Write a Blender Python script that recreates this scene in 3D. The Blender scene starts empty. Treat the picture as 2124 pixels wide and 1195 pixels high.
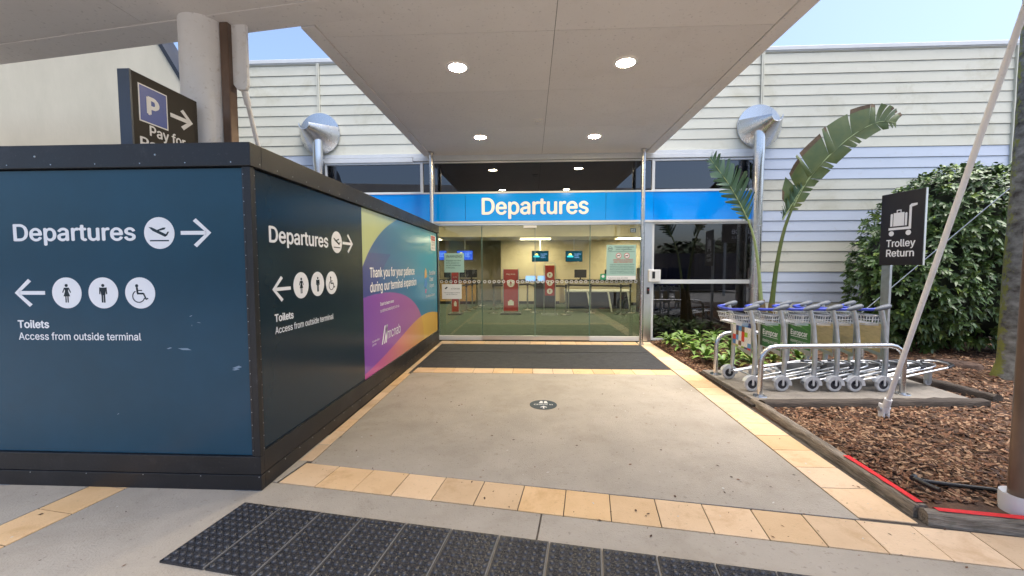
import bpy, bmesh, math, random
import numpy as np
from mathutils import Vector, Matrix
random.seed(7); RNG = np.random.default_rng(7)
R = math.radians
scene = bpy.context.scene
col = scene.collection

# ------------------------------------------------------------------ camera
cam_d = bpy.data.cameras.new('camera'); cam = bpy.data.objects.new('camera', cam_d); col.objects.link(cam)
cam_d.lens = 14.0; cam_d.sensor_width = 36.0; cam_d.clip_start = 0.05; cam_d.clip_end = 2000
cam.matrix_world = Matrix.Translation((0, 0, 1.55)) @ Matrix.Rotation(R(2.634), 4, 'Z') @ Matrix.Rotation(R(90 - 3.09), 4, 'X') @ Matrix.Rotation(R(-0.14), 4, 'Z')
scene.camera = cam
# ------------------------------------------------------------------ world and sun
SUN_EL, SUN_AZ = 70.0, 110.0     # degrees; azimuth clockwise from +Y
w = bpy.data.worlds.new('World'); scene.world = w; w.use_nodes = True
nt = w.node_tree; nt.nodes.clear()
sk = nt.nodes.new('ShaderNodeTexSky'); sk.sky_type = 'NISHITA'; sk.sun_disc = False
sk.sun_elevation = R(SUN_EL); sk.sun_rotation = R(SUN_AZ); sk.air_density = .9; sk.dust_density = 3.6; sk.ozone_density = 3.0
bg = nt.nodes.new('ShaderNodeBackground'); bg.inputs[1].default_value = 0.12
wo = nt.nodes.new('ShaderNodeOutputWorld')
nt.links.new(sk.outputs[0], bg.inputs[0]); nt.links.new(bg.outputs[0], wo.inputs[0])
sd = bpy.data.lights.new('sun', 'SUN'); sd.energy = 2.0; sd.angle = R(60); sd.color = (1.0, 0.95, 0.88)
sun = bpy.data.objects.new('sun', sd); col.objects.link(sun)
_d = Vector((math.sin(R(SUN_AZ)) * math.cos(R(SUN_EL)), math.cos(R(SUN_AZ)) * math.cos(R(SUN_EL)), math.sin(R(SUN_EL))))
sun.rotation_euler = _d.to_track_quat('Z', 'Y').to_euler()
vs = scene.view_settings
vs.view_transform = 'Standard'; vs.look = 'None'; vs.gamma = 1; vs.use_curve_mapping = False; vs.exposure = 1.6
scene.render.engine = 'CYCLES'
scene.cycles.max_bounces = 10; scene.cycles.diffuse_bounces = 5; scene.cycles.transparent_max_bounces = 16
scene.cycles.use_denoising = True; scene.cycles.sample_clamp_indirect = 6

# ------------------------------------------------------------------ materials
def _n(t, kind, **kw):
    n = t.nodes.new(kind)
    for k, v in kw.items(): setattr(n, k, v)
    return n
MATS = {}
def pbr(name, c, rough=.6, metal=0., var=.0, scale=4., bump=0., bscale=60., rnd=0., c2=None, stretch=(1, 1, 1), spec=None,
        coat=0., speck=0., speck_scale=90., speckc=None, obj=False, detail=6., hue=0., emit=None, subs=0., rvar=0.):
    """principled material: two-tone noise, fine bump, random per object, dark flecks"""
    m = bpy.data.materials.new(name); m.use_nodes = True; t = m.node_tree
    b = t.nodes['Principled BSDF']; L = t.links.new
    b.inputs['Roughness'].default_value = rough; b.inputs['Metallic'].default_value = metal
    if spec is not None: b.inputs['Specular IOR Level'].default_value = spec
    if coat: b.inputs['Coat Weight'].default_value = coat; b.inputs['Coat Roughness'].default_value = .08
    rgb = (*c, 1)
    b.inputs['Base Color'].default_value = rgb
    tc = _n(t, 'ShaderNodeTexCoord'); mp = _n(t, 'ShaderNodeMapping'); mp.inputs['Scale'].default_value = stretch
    L(tc.outputs['Object'], mp.inputs['Vector'])
    src = None
    if var or c2 or rvar:
        nz = _n(t, 'ShaderNodeTexNoise'); nz.inputs['Scale'].default_value = scale; nz.inputs['Detail'].default_value = detail
        nz.inputs['Roughness'].default_value = .62
        L(mp.outputs[0], nz.inputs['Vector'])
        rp = _n(t, 'ShaderNodeValToRGB'); rp.color_ramp.elements[0].position = .32; rp.color_ramp.elements[1].position = .68
        a = c2 if c2 else tuple(x * (1 - var) for x in c)
        bb = c if c2 else tuple(min(1, x * (1 + var)) for x in c)
        rp.color_ramp.elements[0].color = (*a, 1); rp.color_ramp.elements[1].color = (*bb, 1)
        L(nz.outputs[0], rp.inputs[0]); src = rp.outputs[0]
        if rvar:
            mr = _n(t, 'ShaderNodeMapRange'); mr.inputs[3].default_value = max(0, rough - rvar); mr.inputs[4].default_value = rough + rvar
            mr.inputs[1].default_value = .3; mr.inputs[2].default_value = .7
            L(nz.outputs[0], mr.inputs[0]); L(mr.outputs[0], b.inputs['Roughness'])
    if rnd or hue:
        oi = _n(t, 'ShaderNodeObjectInfo'); hs = _n(t, 'ShaderNodeHueSaturation')
        mr = _n(t, 'ShaderNodeMapRange'); mr.inputs[3].default_value = 1 - rnd; mr.inputs[4].default_value = 1 + rnd
        L(oi.outputs['Random'], mr.inputs[0]); L(mr.outputs[0], hs.inputs['Value'])
        if hue:
            m2 = _n(t, 'ShaderNodeMapRange'); m2.inputs[3].default_value = 1 - hue; m2.inputs[4].default_value = 1 + hue
            ad = _n(t, 'ShaderNodeMath', operation='MULTIPLY'); ad.inputs[1].default_value = 7.31
            fr = _n(t, 'ShaderNodeMath', operation='FRACT')
            L(oi.outputs['Random'], ad.inputs[0]); L(ad.outputs[0], fr.inputs[0]); L(fr.outputs[0], m2.inputs[0]); L(m2.outputs[0], hs.inputs['Saturation'])
        if src: L(src, hs.inputs['Color'])
        else: hs.inputs['Color'].default_value = rgb
        src = hs.outputs[0]
    if speck:
        vo = _n(t, 'ShaderNodeTexNoise'); vo.inputs['Scale'].default_value = speck_scale; vo.inputs['Detail'].default_value = 3
        L(tc.outputs['Object'], vo.inputs['Vector'])
        r2 = _n(t, 'ShaderNodeValToRGB'); r2.color_ramp.elements[0].position = .62; r2.color_ramp.elements[1].position = .72
        r2.color_ramp.elements[0].color = (0, 0, 0, 1); r2.color_ramp.elements[1].color = (speck,) * 3 + (1,)
        L(vo.outputs[0], r2.inputs[0])
        mx = _n(t, 'ShaderNodeMix', data_type='RGBA'); L(r2.outputs[0], mx.inputs['Factor'])
        if src: L(src, mx.inputs[6])
        else: mx.inputs[6].default_value = rgb
        mx.inputs[7].default_value = (*(speckc or tuple(x * .3 for x in c)), 1)
        src = mx.outputs[2]
    if src: L(src, b.inputs['Base Color'])
    if bump:
        n2 = _n(t, 'ShaderNodeTexNoise'); n2.inputs['Scale'].default_value = bscale; n2.inputs['Detail'].default_value = 5
        L(mp.outputs[0], n2.inputs['Vector'])
        bp = _n(t, 'ShaderNodeBump'); bp.inputs['Strength'].default_value = bump; bp.inputs['Distance'].default_value = .01
        L(n2.outputs[0], bp.inputs['Height']); L(bp.outputs[0], b.inputs['Normal'])
    if emit:
        b.inputs['Emission Color'].default_value = (*emit[0], 1); b.inputs['Emission Strength'].default_value = emit[1]
    MATS[name] = m
    return m
def glass(name, tint, refl=1.0, rough=0.0):
    m = bpy.data.materials.new(name); m.use_nodes = True; t = m.node_tree; t.nodes.clear(); L = t.links.new
    tr = _n(t, 'ShaderNodeBsdfTransparent'); tr.inputs[0].default_value = (*tint, 1)
    gl = _n(t, 'ShaderNodeBsdfGlossy'); gl.inputs['Roughness'].default_value = rough; gl.inputs[0].default_value = (.95, .97, 1, 1)
    fr = _n(t, 'ShaderNodeFresnel'); fr.inputs[0].default_value = 1.5
    mu = _n(t, 'ShaderNodeMath', operation='MULTIPLY', use_clamp=True); mu.inputs[1].default_value = refl
    mx = _n(t, 'ShaderNodeMixShader'); o = _n(t, 'ShaderNodeOutputMaterial')
    L(fr.outputs[0], mu.inputs[0]); L(mu.outputs[0], mx.inputs[0]); L(tr.outputs[0], mx.inputs[1]); L(gl.outputs[0], mx.inputs[2]); L(mx.outputs[0], o.inputs[0])
    return m
def emis(name, c, s):
    m = bpy.data.materials.new(name); m.use_nodes = True; t = m.node_tree; t.nodes.clear()
    e = _n(t, 'ShaderNodeEmission'); e.inputs[0].default_value = (*c, 1); e.inputs[1].default_value = s
    o = _n(t, 'ShaderNodeOutputMaterial'); t.links.new(e.outputs[0], o.inputs[0]); return m
def vcol(name, rough=.3, emit=0., spec=.5, coat=0.):
    """material of a print: colour read from the mesh's colour attribute"""
    m = bpy.data.materials.new(name); m.use_nodes = True; t = m.node_tree; b = t.nodes['Principled BSDF']
    a = _n(t, 'ShaderNodeAttribute'); a.attribute_name = 'print'
    t.links.new(a.outputs['Color'], b.inputs['Base Color']); b.inputs['Roughness'].default_value = rough
    b.inputs['Specular IOR Level'].default_value = spec; b.inputs['Coat Weight'].default_value = coat
    if emit: t.links.new(a.outputs['Color'], b.inputs['Emission Color']); b.inputs['Emission Strength'].default_value = emit
    return m

M = dict(
    concrete=pbr('path concrete', (.44, .39, .325), .82, var=.0, c2=(.365, .325, .27), scale=2.2, bump=.5, bscale=95, speck=.8, speck_scale=38, speckc=(.27, .24, .20), rnd=.03, detail=12),
    padc=pbr('old pad concrete', (.27, .245, .21), .85, c2=(.19, .17, .145), scale=4, bump=.5, bscale=80, speck=.6, speck_scale=40),
    stud=pbr('worn rubber stud', (.055, .055, .06), .3, c2=(.03, .03, .035), scale=30),
    cover=pbr('silver wheel cover', (.62, .64, .67), .35, .45, var=.06, scale=20),
    tile=pbr('sandstone tile', (.75, .54, .335), .7, c2=(.67, .465, .275), scale=3.5, bump=.22, bscale=120, rnd=.13, hue=.16, speck=.25, speck_scale=45),
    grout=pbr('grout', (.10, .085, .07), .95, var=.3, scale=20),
    ground=pbr('soil', (.10, .07, .05), .95, var=.3, scale=8, bump=.5),
    asphalt=pbr('pale bounce road', (.27, .26, .24), .9, var=.2, scale=3, bump=.5, bscale=200),
    rubber=pbr('mat rubber', (.024, .025, .031), .34, var=.35, scale=14, bump=.4, bscale=220, speck=.5, speck_scale=110, speckc=(.20, .19, .18), rvar=.14),
    ribmat=pbr('ribbed mat', (.06, .06, .063), .7, var=.2, scale=9, bump=.3, bscale=150),
    soffit=pbr('soffit paint', (.74, .705, .68), .6, c2=(.70, .665, .64), scale=1.4, bump=.06, bscale=90, speck=.35, speck_scale=28, rnd=.03, detail=8),
    whitepaint=pbr('white steel paint', (.82, .81, .80), .38, var=.05, scale=3, speck=.35, speck_scale=24, speckc=(.4, .36, .3)),
    cream=pbr('cream weatherboard', (.61, .605, .515), .55, c2=(.56, .555, .465), scale=1.3, stretch=(1, 1, 3), rnd=.035, bump=.05, speck=.18, speck_scale=9, speckc=(.42, .38, .30)),
    bluebd=pbr('pale blue weatherboard', (.54, .60, .70), .5, c2=(.50, .56, .66), scale=1.3, stretch=(1, 1, 3), rnd=.03, bump=.05, speck=.18, speck_scale=9, speckc=(.42, .40, .36)),
    trim=pbr('trim metal', (.62, .645, .66), .35, var=.04, scale=5),
    alu=pbr('aluminium', (.74, .75, .76), .3, 1., var=.03, scale=2),
    steel=pbr('stainless steel', (.62, .62, .62), .27, 1., var=.05, scale=3, stretch=(1, 1, .3), rvar=.04),
    galv=pbr('galvanised steel', (.50, .54, .58), .36, .85, var=.1, scale=14, rvar=.08),
    brownsteel=pbr('brown downpipe', (.16, .105, .075), .35, .3, var=.3, scale=6, stretch=(1, 1, .3)),
    dark=pbr('black frame', (.012, .012, .014), .42, var=.25, scale=3, speck=.35, speck_scale=55, speckc=(.05, .05, .05), rvar=.08, bump=.05),
    navy=pbr('navy panel', (.012, .064, .112), .26, c2=(.011, .052, .086), scale=.9, bump=.012, bscale=5, spec=.35),
    slate=pbr('dark slate panel', (.011, .030, .045), .2, c2=(.010, .024, .036), scale=.9, bump=.012, bscale=5, spec=.45),
    vinyl=pbr('white vinyl', (.86, .86, .87), .4),
    signblack=pbr('sign black', (.018, .014, .017), .4),
    signbrown=pbr('sign brown black', (.014, .010, .0095), .5, spec=.3),
    pblue=pbr('parking blue', (.045, .10, .42), .35),
    fascia=pbr('blue fascia', (.0, .30, .95), .1, spec=.55, coat=.0),
    carpet=pbr('green carpet', (.065, .092, .074), .95, var=.25, scale=5, bump=.6, bscale=300),
    inwall=pbr('interior cream wall', (.68, .585, .43), .7, var=.04, scale=2),
    inwall2=pbr('interior grey wall', (.34, .30, .22), .7, var=.05, scale=2),
    inceil=pbr('interior ceiling', (.45, .42, .34), .8),
    woodc=pbr('counter veneer', (.52, .31, .12), .4, var=.15, scale=3, stretch=(1, 1, 8)),
    black=pbr('black laminate', (.015, .015, .018), .35),
    navyd=pbr('navy desk front', (.02, .027, .06), .15),
    white=pbr('white plastic', (.72, .72, .71), .35),
    red=pbr('red banner', (.42, .035, .03), .45),
    redpaint=pbr('red kerb paint', (.72, .012, .012), .45, var=.15, scale=30, bump=.2),
    mint=pbr('mint sign', (.36, .56, .50), .3),
    ink=pbr('dark ink', (.02, .03, .03), .6),
    redink=pbr('red ink', (.55, .06, .04), .6),
    green=pbr('green sign', (.02, .28, .14), .4),
    timber=pbr('weathered sleeper', (.33, .28, .22), .85, c2=(.09, .07, .052), scale=7, stretch=(.9, 9, 9), bump=1., bscale=14, speck=.4, speck_scale=12, speckc=(.05, .06, .03)),
    timberd=pbr('dark old sleeper', (.085, .065, .05), .9, c2=(.03, .024, .02), scale=4, stretch=(1, 8, 8), bump=1., bscale=14),
    mulch=pbr('mulch soil', (.13, .07, .04), .95, c2=(.05, .03, .02), scale=9, bump=.9, bscale=40),
    chipa=pbr('pale chip', (.31, .19, .11), .85, var=.35, scale=30),
    chipb=pbr('brown chip', (.17, .078, .038), .85, var=.4, scale=30),
    chipc=pbr('dark chip', (.07, .035, .022), .85, var=.4, scale=30),
    tgrey=pbr('grey grip', (.10, .115, .14), .5, var=.2, scale=40, bump=.2, bscale=300),
    tblue=pbr('blue handle', (.035, .06, .42), .3),
    tyre=pbr('grey tyre', (.52, .52, .53), .65, var=.15, scale=30),
    hub=pbr('black hub', (.02, .02, .03), .4),
    tboard=pbr('bare trolley board', (.55, .43, .21), .3, var=.15, scale=9, stretch=(1, 1, 4)),
    leafd=pbr('shrub leaf', (.080, .145, .034), .4, c2=(.045, .092, .024), scale=2.5),
    leafy=pbr('young shrub leaf', (.20, .29, .05), .45),
    brom=pbr('bromeliad leaf', (.20, .31, .06), .4, c2=(.09, .18, .035), scale=9, rnd=.3, hue=.1),
    bromy=pbr('yellow bromeliad leaf', (.30, .28, .07), .45, c2=(.16, .2, .04), scale=9),
    strel=pbr('bird of paradise leaf', (.045, .10, .045), .38, c2=(.03, .07, .03), scale=6, rnd=.1),
    strelo=pbr('older leaf', (.10, .125, .026), .42, c2=(.05, .09, .022), scale=5),
    rib=pbr('leaf rib', (.26, .33, .14), .5),
    leafbrown=pbr('dry leaf edge', (.10, .065, .035), .8, var=.4, scale=12),
    sheath=pbr('leaf sheath', (.20, .15, .06), .8, c2=(.09, .055, .025), scale=8, stretch=(3, 3, .5), bump=.8, bscale=30),
    bark=pbr('palm bark', (.30, .30, .27), .95, c2=(.06, .052, .042), scale=7, bump=1., bscale=22, stretch=(1, 1, 1.6)),
    wood=pbr('stump', (.09, .055, .04), .9, var=.4, scale=9, bump=.8),
    hose=pbr('black hose', (.015, .015, .015), .4),
    pvc=pbr('white pvc', (.68, .68, .66), .3),
    render_=pbr('pale render', (.53, .49, .385), .85, c2=(.43, .40, .31), scale=1.1, stretch=(1, 1, .4), bump=.15, bscale=30, detail=9),
    blind=pbr('grey blind', (.14, .15, .20), .8, var=.25, scale=14, stretch=(5, 1, .25)),
    treed=pbr('far foliage', (.05, .075, .03), .8, var=.4, scale=1),
    paper=pbr('paper', (.8, .8, .8), .6),
    belt=pbr('belt', (.02, .02, .022), .6),
    screen=None, lamp=emis('downlight lens', (1.0, .80, .50), 130.), lampr=emis('ceiling panel light', (1.0, .88, .66), 10.5),
    g_door=glass('door glass', (.84, .87, .78), 1.15), g_dark=glass('tinted glass', (.16, .17, .21), 2.2),
    scrblue=emis('blue screen', (.02, .06, .42), 1.0),
    scrwhite=emis('screen glow', (.25, .42, .9), .9),
    printm=vcol('panel print', .16), printt=vcol('trolley print', .35), prints=vcol('screen print', .3, emit=.9),
)
# palm bark: moss on the side away from the sun
def moss(m):
    t = m.node_tree; L = t.links.new; b = t.nodes['Principled BSDF']; src = b.inputs['Base Color'].links[0].from_socket
    tc = _n(t, 'ShaderNodeTexCoord'); sp = _n(t, 'ShaderNodeSeparateXYZ'); L(tc.outputs['Object'], sp.inputs[0])
    nz = _n(t, 'ShaderNodeTexNoise'); nz.inputs['Scale'].default_value = 11; nz.inputs['Detail'].default_value = 10; nz.inputs['Roughness'].default_value = .7; L(tc.outputs['Object'], nz.inputs['Vector'])
    a = _n(t, 'ShaderNodeMath', operation='MULTIPLY_ADD'); a.inputs[1].default_value = .30; L(nz.outputs[0], a.inputs[0])
    dx_ = _n(t, 'ShaderNodeMath', operation='MULTIPLY'); dx_.inputs[1].default_value = .80; L(sp.outputs['X'], dx_.inputs[0])
    dy_ = _n(t, 'ShaderNodeMath', operation='MULTIPLY_ADD'); dy_.inputs[1].default_value = -.60; L(sp.outputs['Y'], dy_.inputs[0]); L(dx_.outputs[0], dy_.inputs[2]); L(dy_.outputs[0], a.inputs[2])
    r = _n(t, 'ShaderNodeValToRGB'); r.color_ramp.elements[0].position = .0; r.color_ramp.elements[0].color = (1, 1, 1, 1); r.color_ramp.elements[1].position = .03; r.color_ramp.elements[1].color = (0, 0, 0, 1)
    ad2 = _n(t, 'ShaderNodeMath', operation='ADD'); ad2.inputs[1].default_value = .055; L(a.outputs[0], ad2.inputs[0]); L(ad2.outputs[0], r.inputs[0])
    mx = _n(t, 'ShaderNodeMix', data_type='RGBA'); L(r.outputs[0], mx.inputs['Factor']); L(src, mx.inputs[6]); mx.inputs[7].default_value = (.23, .24, .055, 1)
    L(mx.outputs[2], b.inputs['Base Color'])
moss(M['bark'])
def stains(m, lo, c, sc_, pos):
    t = m.node_tree; L = t.links.new; b = t.nodes['Principled BSDF']; src = b.inputs['Base Color'].links[0].from_socket
    g = _n(t, 'ShaderNodeNewGeometry'); nz = _n(t, 'ShaderNodeTexNoise'); nz.inputs['Scale'].default_value = sc_; nz.inputs['Detail'].default_value = 12; nz.inputs['Roughness'].default_value = .72; nz.inputs['Distortion'].default_value = .4
    L(g.outputs['Position'], nz.inputs['Vector'])
    r = _n(t, 'ShaderNodeValToRGB'); r.color_ramp.elements[0].position = pos; r.color_ramp.elements[0].color = (0, 0, 0, 1); r.color_ramp.elements[1].position = pos + .14; r.color_ramp.elements[1].color = (lo, lo, lo, 1)
    L(nz.outputs[0], r.inputs[0]); mx = _n(t, 'ShaderNodeMix', data_type='RGBA', blend_type='MULTIPLY'); L(r.outputs[0], mx.inputs['Factor']); L(src, mx.inputs[6]); mx.inputs[7].default_value = (*c, 1); L(mx.outputs[2], b.inputs['Base Color'])
stains(M['concrete'], .45, (.76, .73, .68), 1.6, .50); stains(M['concrete'], .9, (.62, .57, .50), 9., .61)
stains(M['tile'], .8, (.78, .70, .60), 3., .54); stains(M['cream'], .7, (.80, .78, .70), 1.1, .52); stains(M['soffit'], .3, (.82, .80, .76), 1.3, .55)
stains(M['whitepaint'], .7, (.75, .70, .62), 3., .56); stains(M['dark'], .8, (2.6, 2.5, 2.4), 3.5, .56)

# ------------------------------------------------------------------ mesh tools
def tag(o, label=None, cat=None, group=None, kind=None):
    for k, v in (('label', label), ('category', cat), ('group', group), ('kind', kind)):
        if v: o[k] = v
    return o
def link(name, me, mat=None, parent=None):
    o = bpy.data.objects.new(name, me); col.objects.link(o)
    if mat is not None and me is not None:
        for m in (mat if isinstance(mat, (list, tuple)) else [mat]): me.materials.append(m)
    if parent is not None: o.parent = parent
    return o
def empty(name, loc, label, cat, rz=0, group=None):
    o = bpy.data.objects.new(name, None); col.objects.link(o); o.location = loc; o.rotation_euler = (0, 0, rz); o.empty_display_size = .1
    return tag(o, label, cat, group)
def copy_tree(o, parent=None):
    c = o.copy(); col.objects.link(c)
    if parent is not None: c.parent = parent
    for ch in list(o.children): copy_tree(ch, c)
    return c
class MB:
    def __init__(s): s.v = []; s.f = []; s.m = []
    def add(s, vs_, fs, mi=0):
        n = len(s.v); s.v += [tuple(p) for p in vs_]; s.f += [tuple(i + n for i in f) for f in fs]; s.m += [mi] * len(fs); return s
    def box(s, x0, x1, y0, y1, z0, z1, mi=0):
        return s.add([(x0, y0, z0), (x1, y0, z0), (x1, y1, z0), (x0, y1, z0), (x0, y0, z1), (x1, y0, z1), (x1, y1, z1), (x0, y1, z1)],
                     [(3, 2, 1, 0), (4, 5, 6, 7), (0, 1, 5, 4), (1, 2, 6, 5), (2, 3, 7, 6), (3, 0, 4, 7)], mi)
    def prism(s, pts, z0, z1, mi=0):
        """horizontal polygon (ccw) extruded z0..z1"""
        n = len(pts)
        return s.add([(x, y, z0) for x, y in pts] + [(x, y, z1) for x, y in pts],
                     [tuple(range(n - 1, -1, -1)), tuple(range(n, 2 * n))] + [(i, (i + 1) % n, n + (i + 1) % n, n + i) for i in range(n)], mi)
    def fprism(s, fr, pts, w0, w1, mi=0):
        n = len(pts)
        return s.add([fr(u, v, w0) for u, v in pts] + [fr(u, v, w1) for u, v in pts],
                     [tuple(range(n - 1, -1, -1)), tuple(range(n, 2 * n))] + [(i, (i + 1) % n, n + (i + 1) % n, n + i) for i in range(n)], mi)
    def fbox(s, fr, u0, u1, v0, v1, w0, w1, mi=0): return s.fprism(fr, [(u0, v0), (u1, v0), (u1, v1), (u0, v1)], w0, w1, mi)
    def tube(s, pts, r, n=8, mi=0, caps=True, sx=1., closed=False):
        pts = [Vector(p) for p in pts]; k = len(pts); rr = r if isinstance(r, (list, tuple)) else [r] * k
        base = len(s.v); prev = None
        for i, p in enumerate(pts):
            if closed: t = (pts[(i + 1) % k] - pts[i - 1])
            else: t = (pts[min(i + 1, k - 1)] - pts[max(i - 1, 0)])
            t.normalize()
            if prev is None:
                a = Vector((0, 0, 1)) if abs(t.z) < .9 else Vector((1, 0, 0)); u = t.cross(a).normalized()
            else: u = (prev - t * prev.dot(t)).normalized()
            prev = u; v = t.cross(u)
            for j in range(n):
                a = 2 * math.pi * j / n; s.v.append(tuple(p + u * (math.cos(a) * rr[i] * sx) + v * (math.sin(a) * rr[i])))
        for i in range(k if closed else k - 1):
            i2 = (i + 1) % k
            for j in range(n): s.f.append((base + i * n + j, base + i * n + (j + 1) % n, base + i2 * n + (j + 1) % n, base + i2 * n + j)); s.m.append(mi)
        if caps and not closed:
            s.f.append(tuple(base + j for j in range(n - 1, -1, -1))); s.f.append(tuple(base + (k - 1) * n + j for j in range(n))); s.m += [mi, mi]
        return s
    def lathe(s, prof, n=16, o=(0, 0, 0), mi=0, axis='z', a0=0., a1=2 * math.pi):
        full = abs(a1 - a0 - 2 * math.pi) < 1e-6; cnt = n if full else n + 1; b = len(s.v)
        for (r, z) in prof:
            for j in range(cnt):
                a = a0 + (a1 - a0) * j / n; x, y = r * math.cos(a), r * math.sin(a)
                p = (x, y, z) if axis == 'z' else ((x, z, y) if axis == 'y' else (z, x, y))
                s.v.append((p[0] + o[0], p[1] + o[1], p[2] + o[2]))
        for i in range(len(prof) - 1):
            for j in range(n):
                j2 = (j + 1) % cnt
                q = (b + i * cnt + j, b + i * cnt + j2, b + (i + 1) * cnt + j2, b + (i + 1) * cnt + j)
                s.f.append(q if axis != 'y' else q[::-1]); s.m.append(mi)
        return s
    def mesh(s, name, smooth=None):
        me = bpy.data.meshes.new(name); me.from_pydata(s.v, [], s.f); me.update()
        if any(s.m): me.polygons.foreach_set('material_index', s.m)
        if smooth is not None:
            me.shade_smooth(); me.set_sharp_from_angle(angle=R(smooth))
        return me
    def build(s, name, mat, parent=None, smooth=None, bevel=0.):
        o = link(name, s.mesh(name, smooth), mat, parent)
        if bevel:
            b = o.modifiers.new('edge', 'BEVEL'); b.width = bevel; b.segments = 2; b.limit_method = 'ANGLE'; b.angle_limit = R(40)
        return o
class Fr:
    def __init__(s, o, u, v):
        s.o = Vector(o); s.u = Vector(u).normalized(); s.v = Vector(v).normalized(); s.n = s.u.cross(s.v)
    def __call__(s, a, b, c=0.): return tuple(s.o + s.u * a + s.v * b + s.n * c)
    def mat(s):
        m = Matrix.Identity(4); m.col[0] = (*s.u, 0); m.col[1] = (*s.v, 0); m.col[2] = (*s.n, 0); m.col[3] = (*s.o, 1); return m
def arc(cx, cy, r, a0, a1, n): return [(cx + r * math.cos(R(a0 + (a1 - a0) * i / n)), cy + r * math.sin(R(a0 + (a1 - a0) * i / n))) for i in range(n + 1)]
def circ(cx, cy, r, n=28): return [(cx + r * math.cos(2 * math.pi * i / n), cy + r * math.sin(2 * math.pi * i / n)) for i in range(n)]
# text
FONT = None
try:
    import os
    FONT = bpy.data.fonts.load(os.path.join(bpy.utils.system_resource('DATAFILES'), 'fonts', 'Inter.woff2'))
except Exception: FONT = None
def _outline(s):
    """the filled outline of one line of text: points and triangles (holes kept by winding number)"""
    cu = bpy.data.curves.new('t', 'FONT'); cu.body = s; cu.size = 1.; cu.resolution_u = 3; cu.fill_mode = 'NONE'
    if FONT: cu.font = FONT
    o = bpy.data.objects.new('t', cu); col.objects.link(o)
    me = bpy.data.meshes.new_from_object(o); bpy.data.objects.remove(o); bpy.data.curves.remove(cu)
    V_ = [(v.co.x, v.co.y) for v in me.vertices]; E_ = [tuple(e.vertices) for e in me.edges]; bpy.data.meshes.remove(me)
    nx_ = {}
    for a, b in E_: nx_.setdefault(a, []).append(b); nx_.setdefault(b, []).append(a)
    seen = set(); loops = []
    for st0 in range(len(V_)):
        if st0 in seen or st0 not in nx_: continue
        lp = [st0]; seen.add(st0); cur = st0
        while True:
            n_ = [q for q in nx_[cur] if q not in seen]
            if not n_: break
            # follow the stored order of the spline so that holes keep their direction
            cur = min(n_, key=lambda q: abs(q - cur)); seen.add(cur); lp.append(cur)
        pl = []
        for i in lp:
            if not pl or (abs(V_[i][0] - pl[-1][0]) + abs(V_[i][1] - pl[-1][1])) > 2e-4: pl.append(V_[i])
        if len(pl) > 2 and abs(pl[0][0] - pl[-1][0]) + abs(pl[0][1] - pl[-1][1]) < 2e-4: pl.pop()
        if len(pl) > 2: loops.append(pl)
    pts = []; ed = []
    for pl in loops:
        b = len(pts); pts += [Vector(p) for p in pl]; ed += [(b + i, b + (i + 1) % len(pl)) for i in range(len(pl))]
    from mathutils.geometry import delaunay_2d_cdt
    r = delaunay_2d_cdt(pts, ed, [], 0, 1e-6)
    ov, of = r[0], r[2]
    P = np.array([(v.x, v.y) for v in ov]); T = np.array([list(f) for f in of]); cen = P[T].mean(1)
    W = np.zeros(len(T))
    for pl in loops:
        A = np.array(pl); B = np.roll(A, -1, 0)
        for (x1, y1), (x2, y2) in zip(A, B):
            up = (y1 <= cen[:, 1]) & (y2 > cen[:, 1]); dn = (y1 > cen[:, 1]) & (y2 <= cen[:, 1])
            side = (x2 - x1) * (cen[:, 1] - y1) - (cen[:, 0] - x1) * (y2 - y1)
            W += (up & (side > 0)).astype(float) - (dn & (side < 0)).astype(float)
    keep = [tuple(t) for t, w_ in zip(T, W) if abs(w_) > .5]
    return P, keep
_TX = {}
CAPH = None
def text(fr, s, u0, v0, width, cap, mat, parent=None, bold=0., depth=.0015, name='lettering', center=False, w=.0):
    """one line of lettering: baseline at v0, capital height cap, scaled to the width (None keeps it)"""
    global CAPH
    if CAPH is None: CAPH = _outline('H')[0][:, 1].max()
    if s not in _TX: _TX[s] = _outline(s)
    P, fs = _TX[s]
    x0, x1 = P[:, 0].min(), P[:, 0].max(); k = cap / CAPH
    kx = (width / (x1 - x0)) if width else k
    off = u0 - ((x1 - x0) * kx / 2 if center else 0)
    mb = MB(); st_ = [(0, 0)] if not bold else [(-1, 0), (1, 0), (0, .7), (0, -.7), (0, 0)]
    for q, (sx, sy) in enumerate(st_):                      # heavier weight: the outline struck again a hair to each side
        v = [fr((x - x0 + sx * bold) * kx + off, (y + sy * bold) * k + v0, w + depth + q * .00012) for x, y in P]
        mb.add(v, fs)
    return mb.build(name, mat, parent)
def arrow(fr, u0, u1, v, mat, parent, left=False, name='arrow', th=.026, hh=.098, w=.0):
    mb = MB(); L_ = u1 - u0; t = th / 2
    S = (lambda u: u1 - (u - u0)) if left else (lambda u: u)
    def poly(p):
        p = [(S(a), b) for a, b in p]
        if left: p = p[::-1]
        mb.fprism(fr, p, w + .0002, w + .0018)
    poly([(u0, v - t), (u1 - th, v - t), (u1 - th, v + t), (u0, v + t)])
    q = th * .75
    poly([(u1 - hh - q, v + hh - q * .9), (u1 - th * .9, v), (u1 + th * .35, v), (u1 - hh + q * .1, v + hh)])
    poly([(u1 - hh - q, v - hh + q * .9), (u1 - hh + q * .1, v - hh), (u1 + th * .35, v), (u1 - th * .9, v)])
    return mb.build(name, mat, parent)
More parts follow.
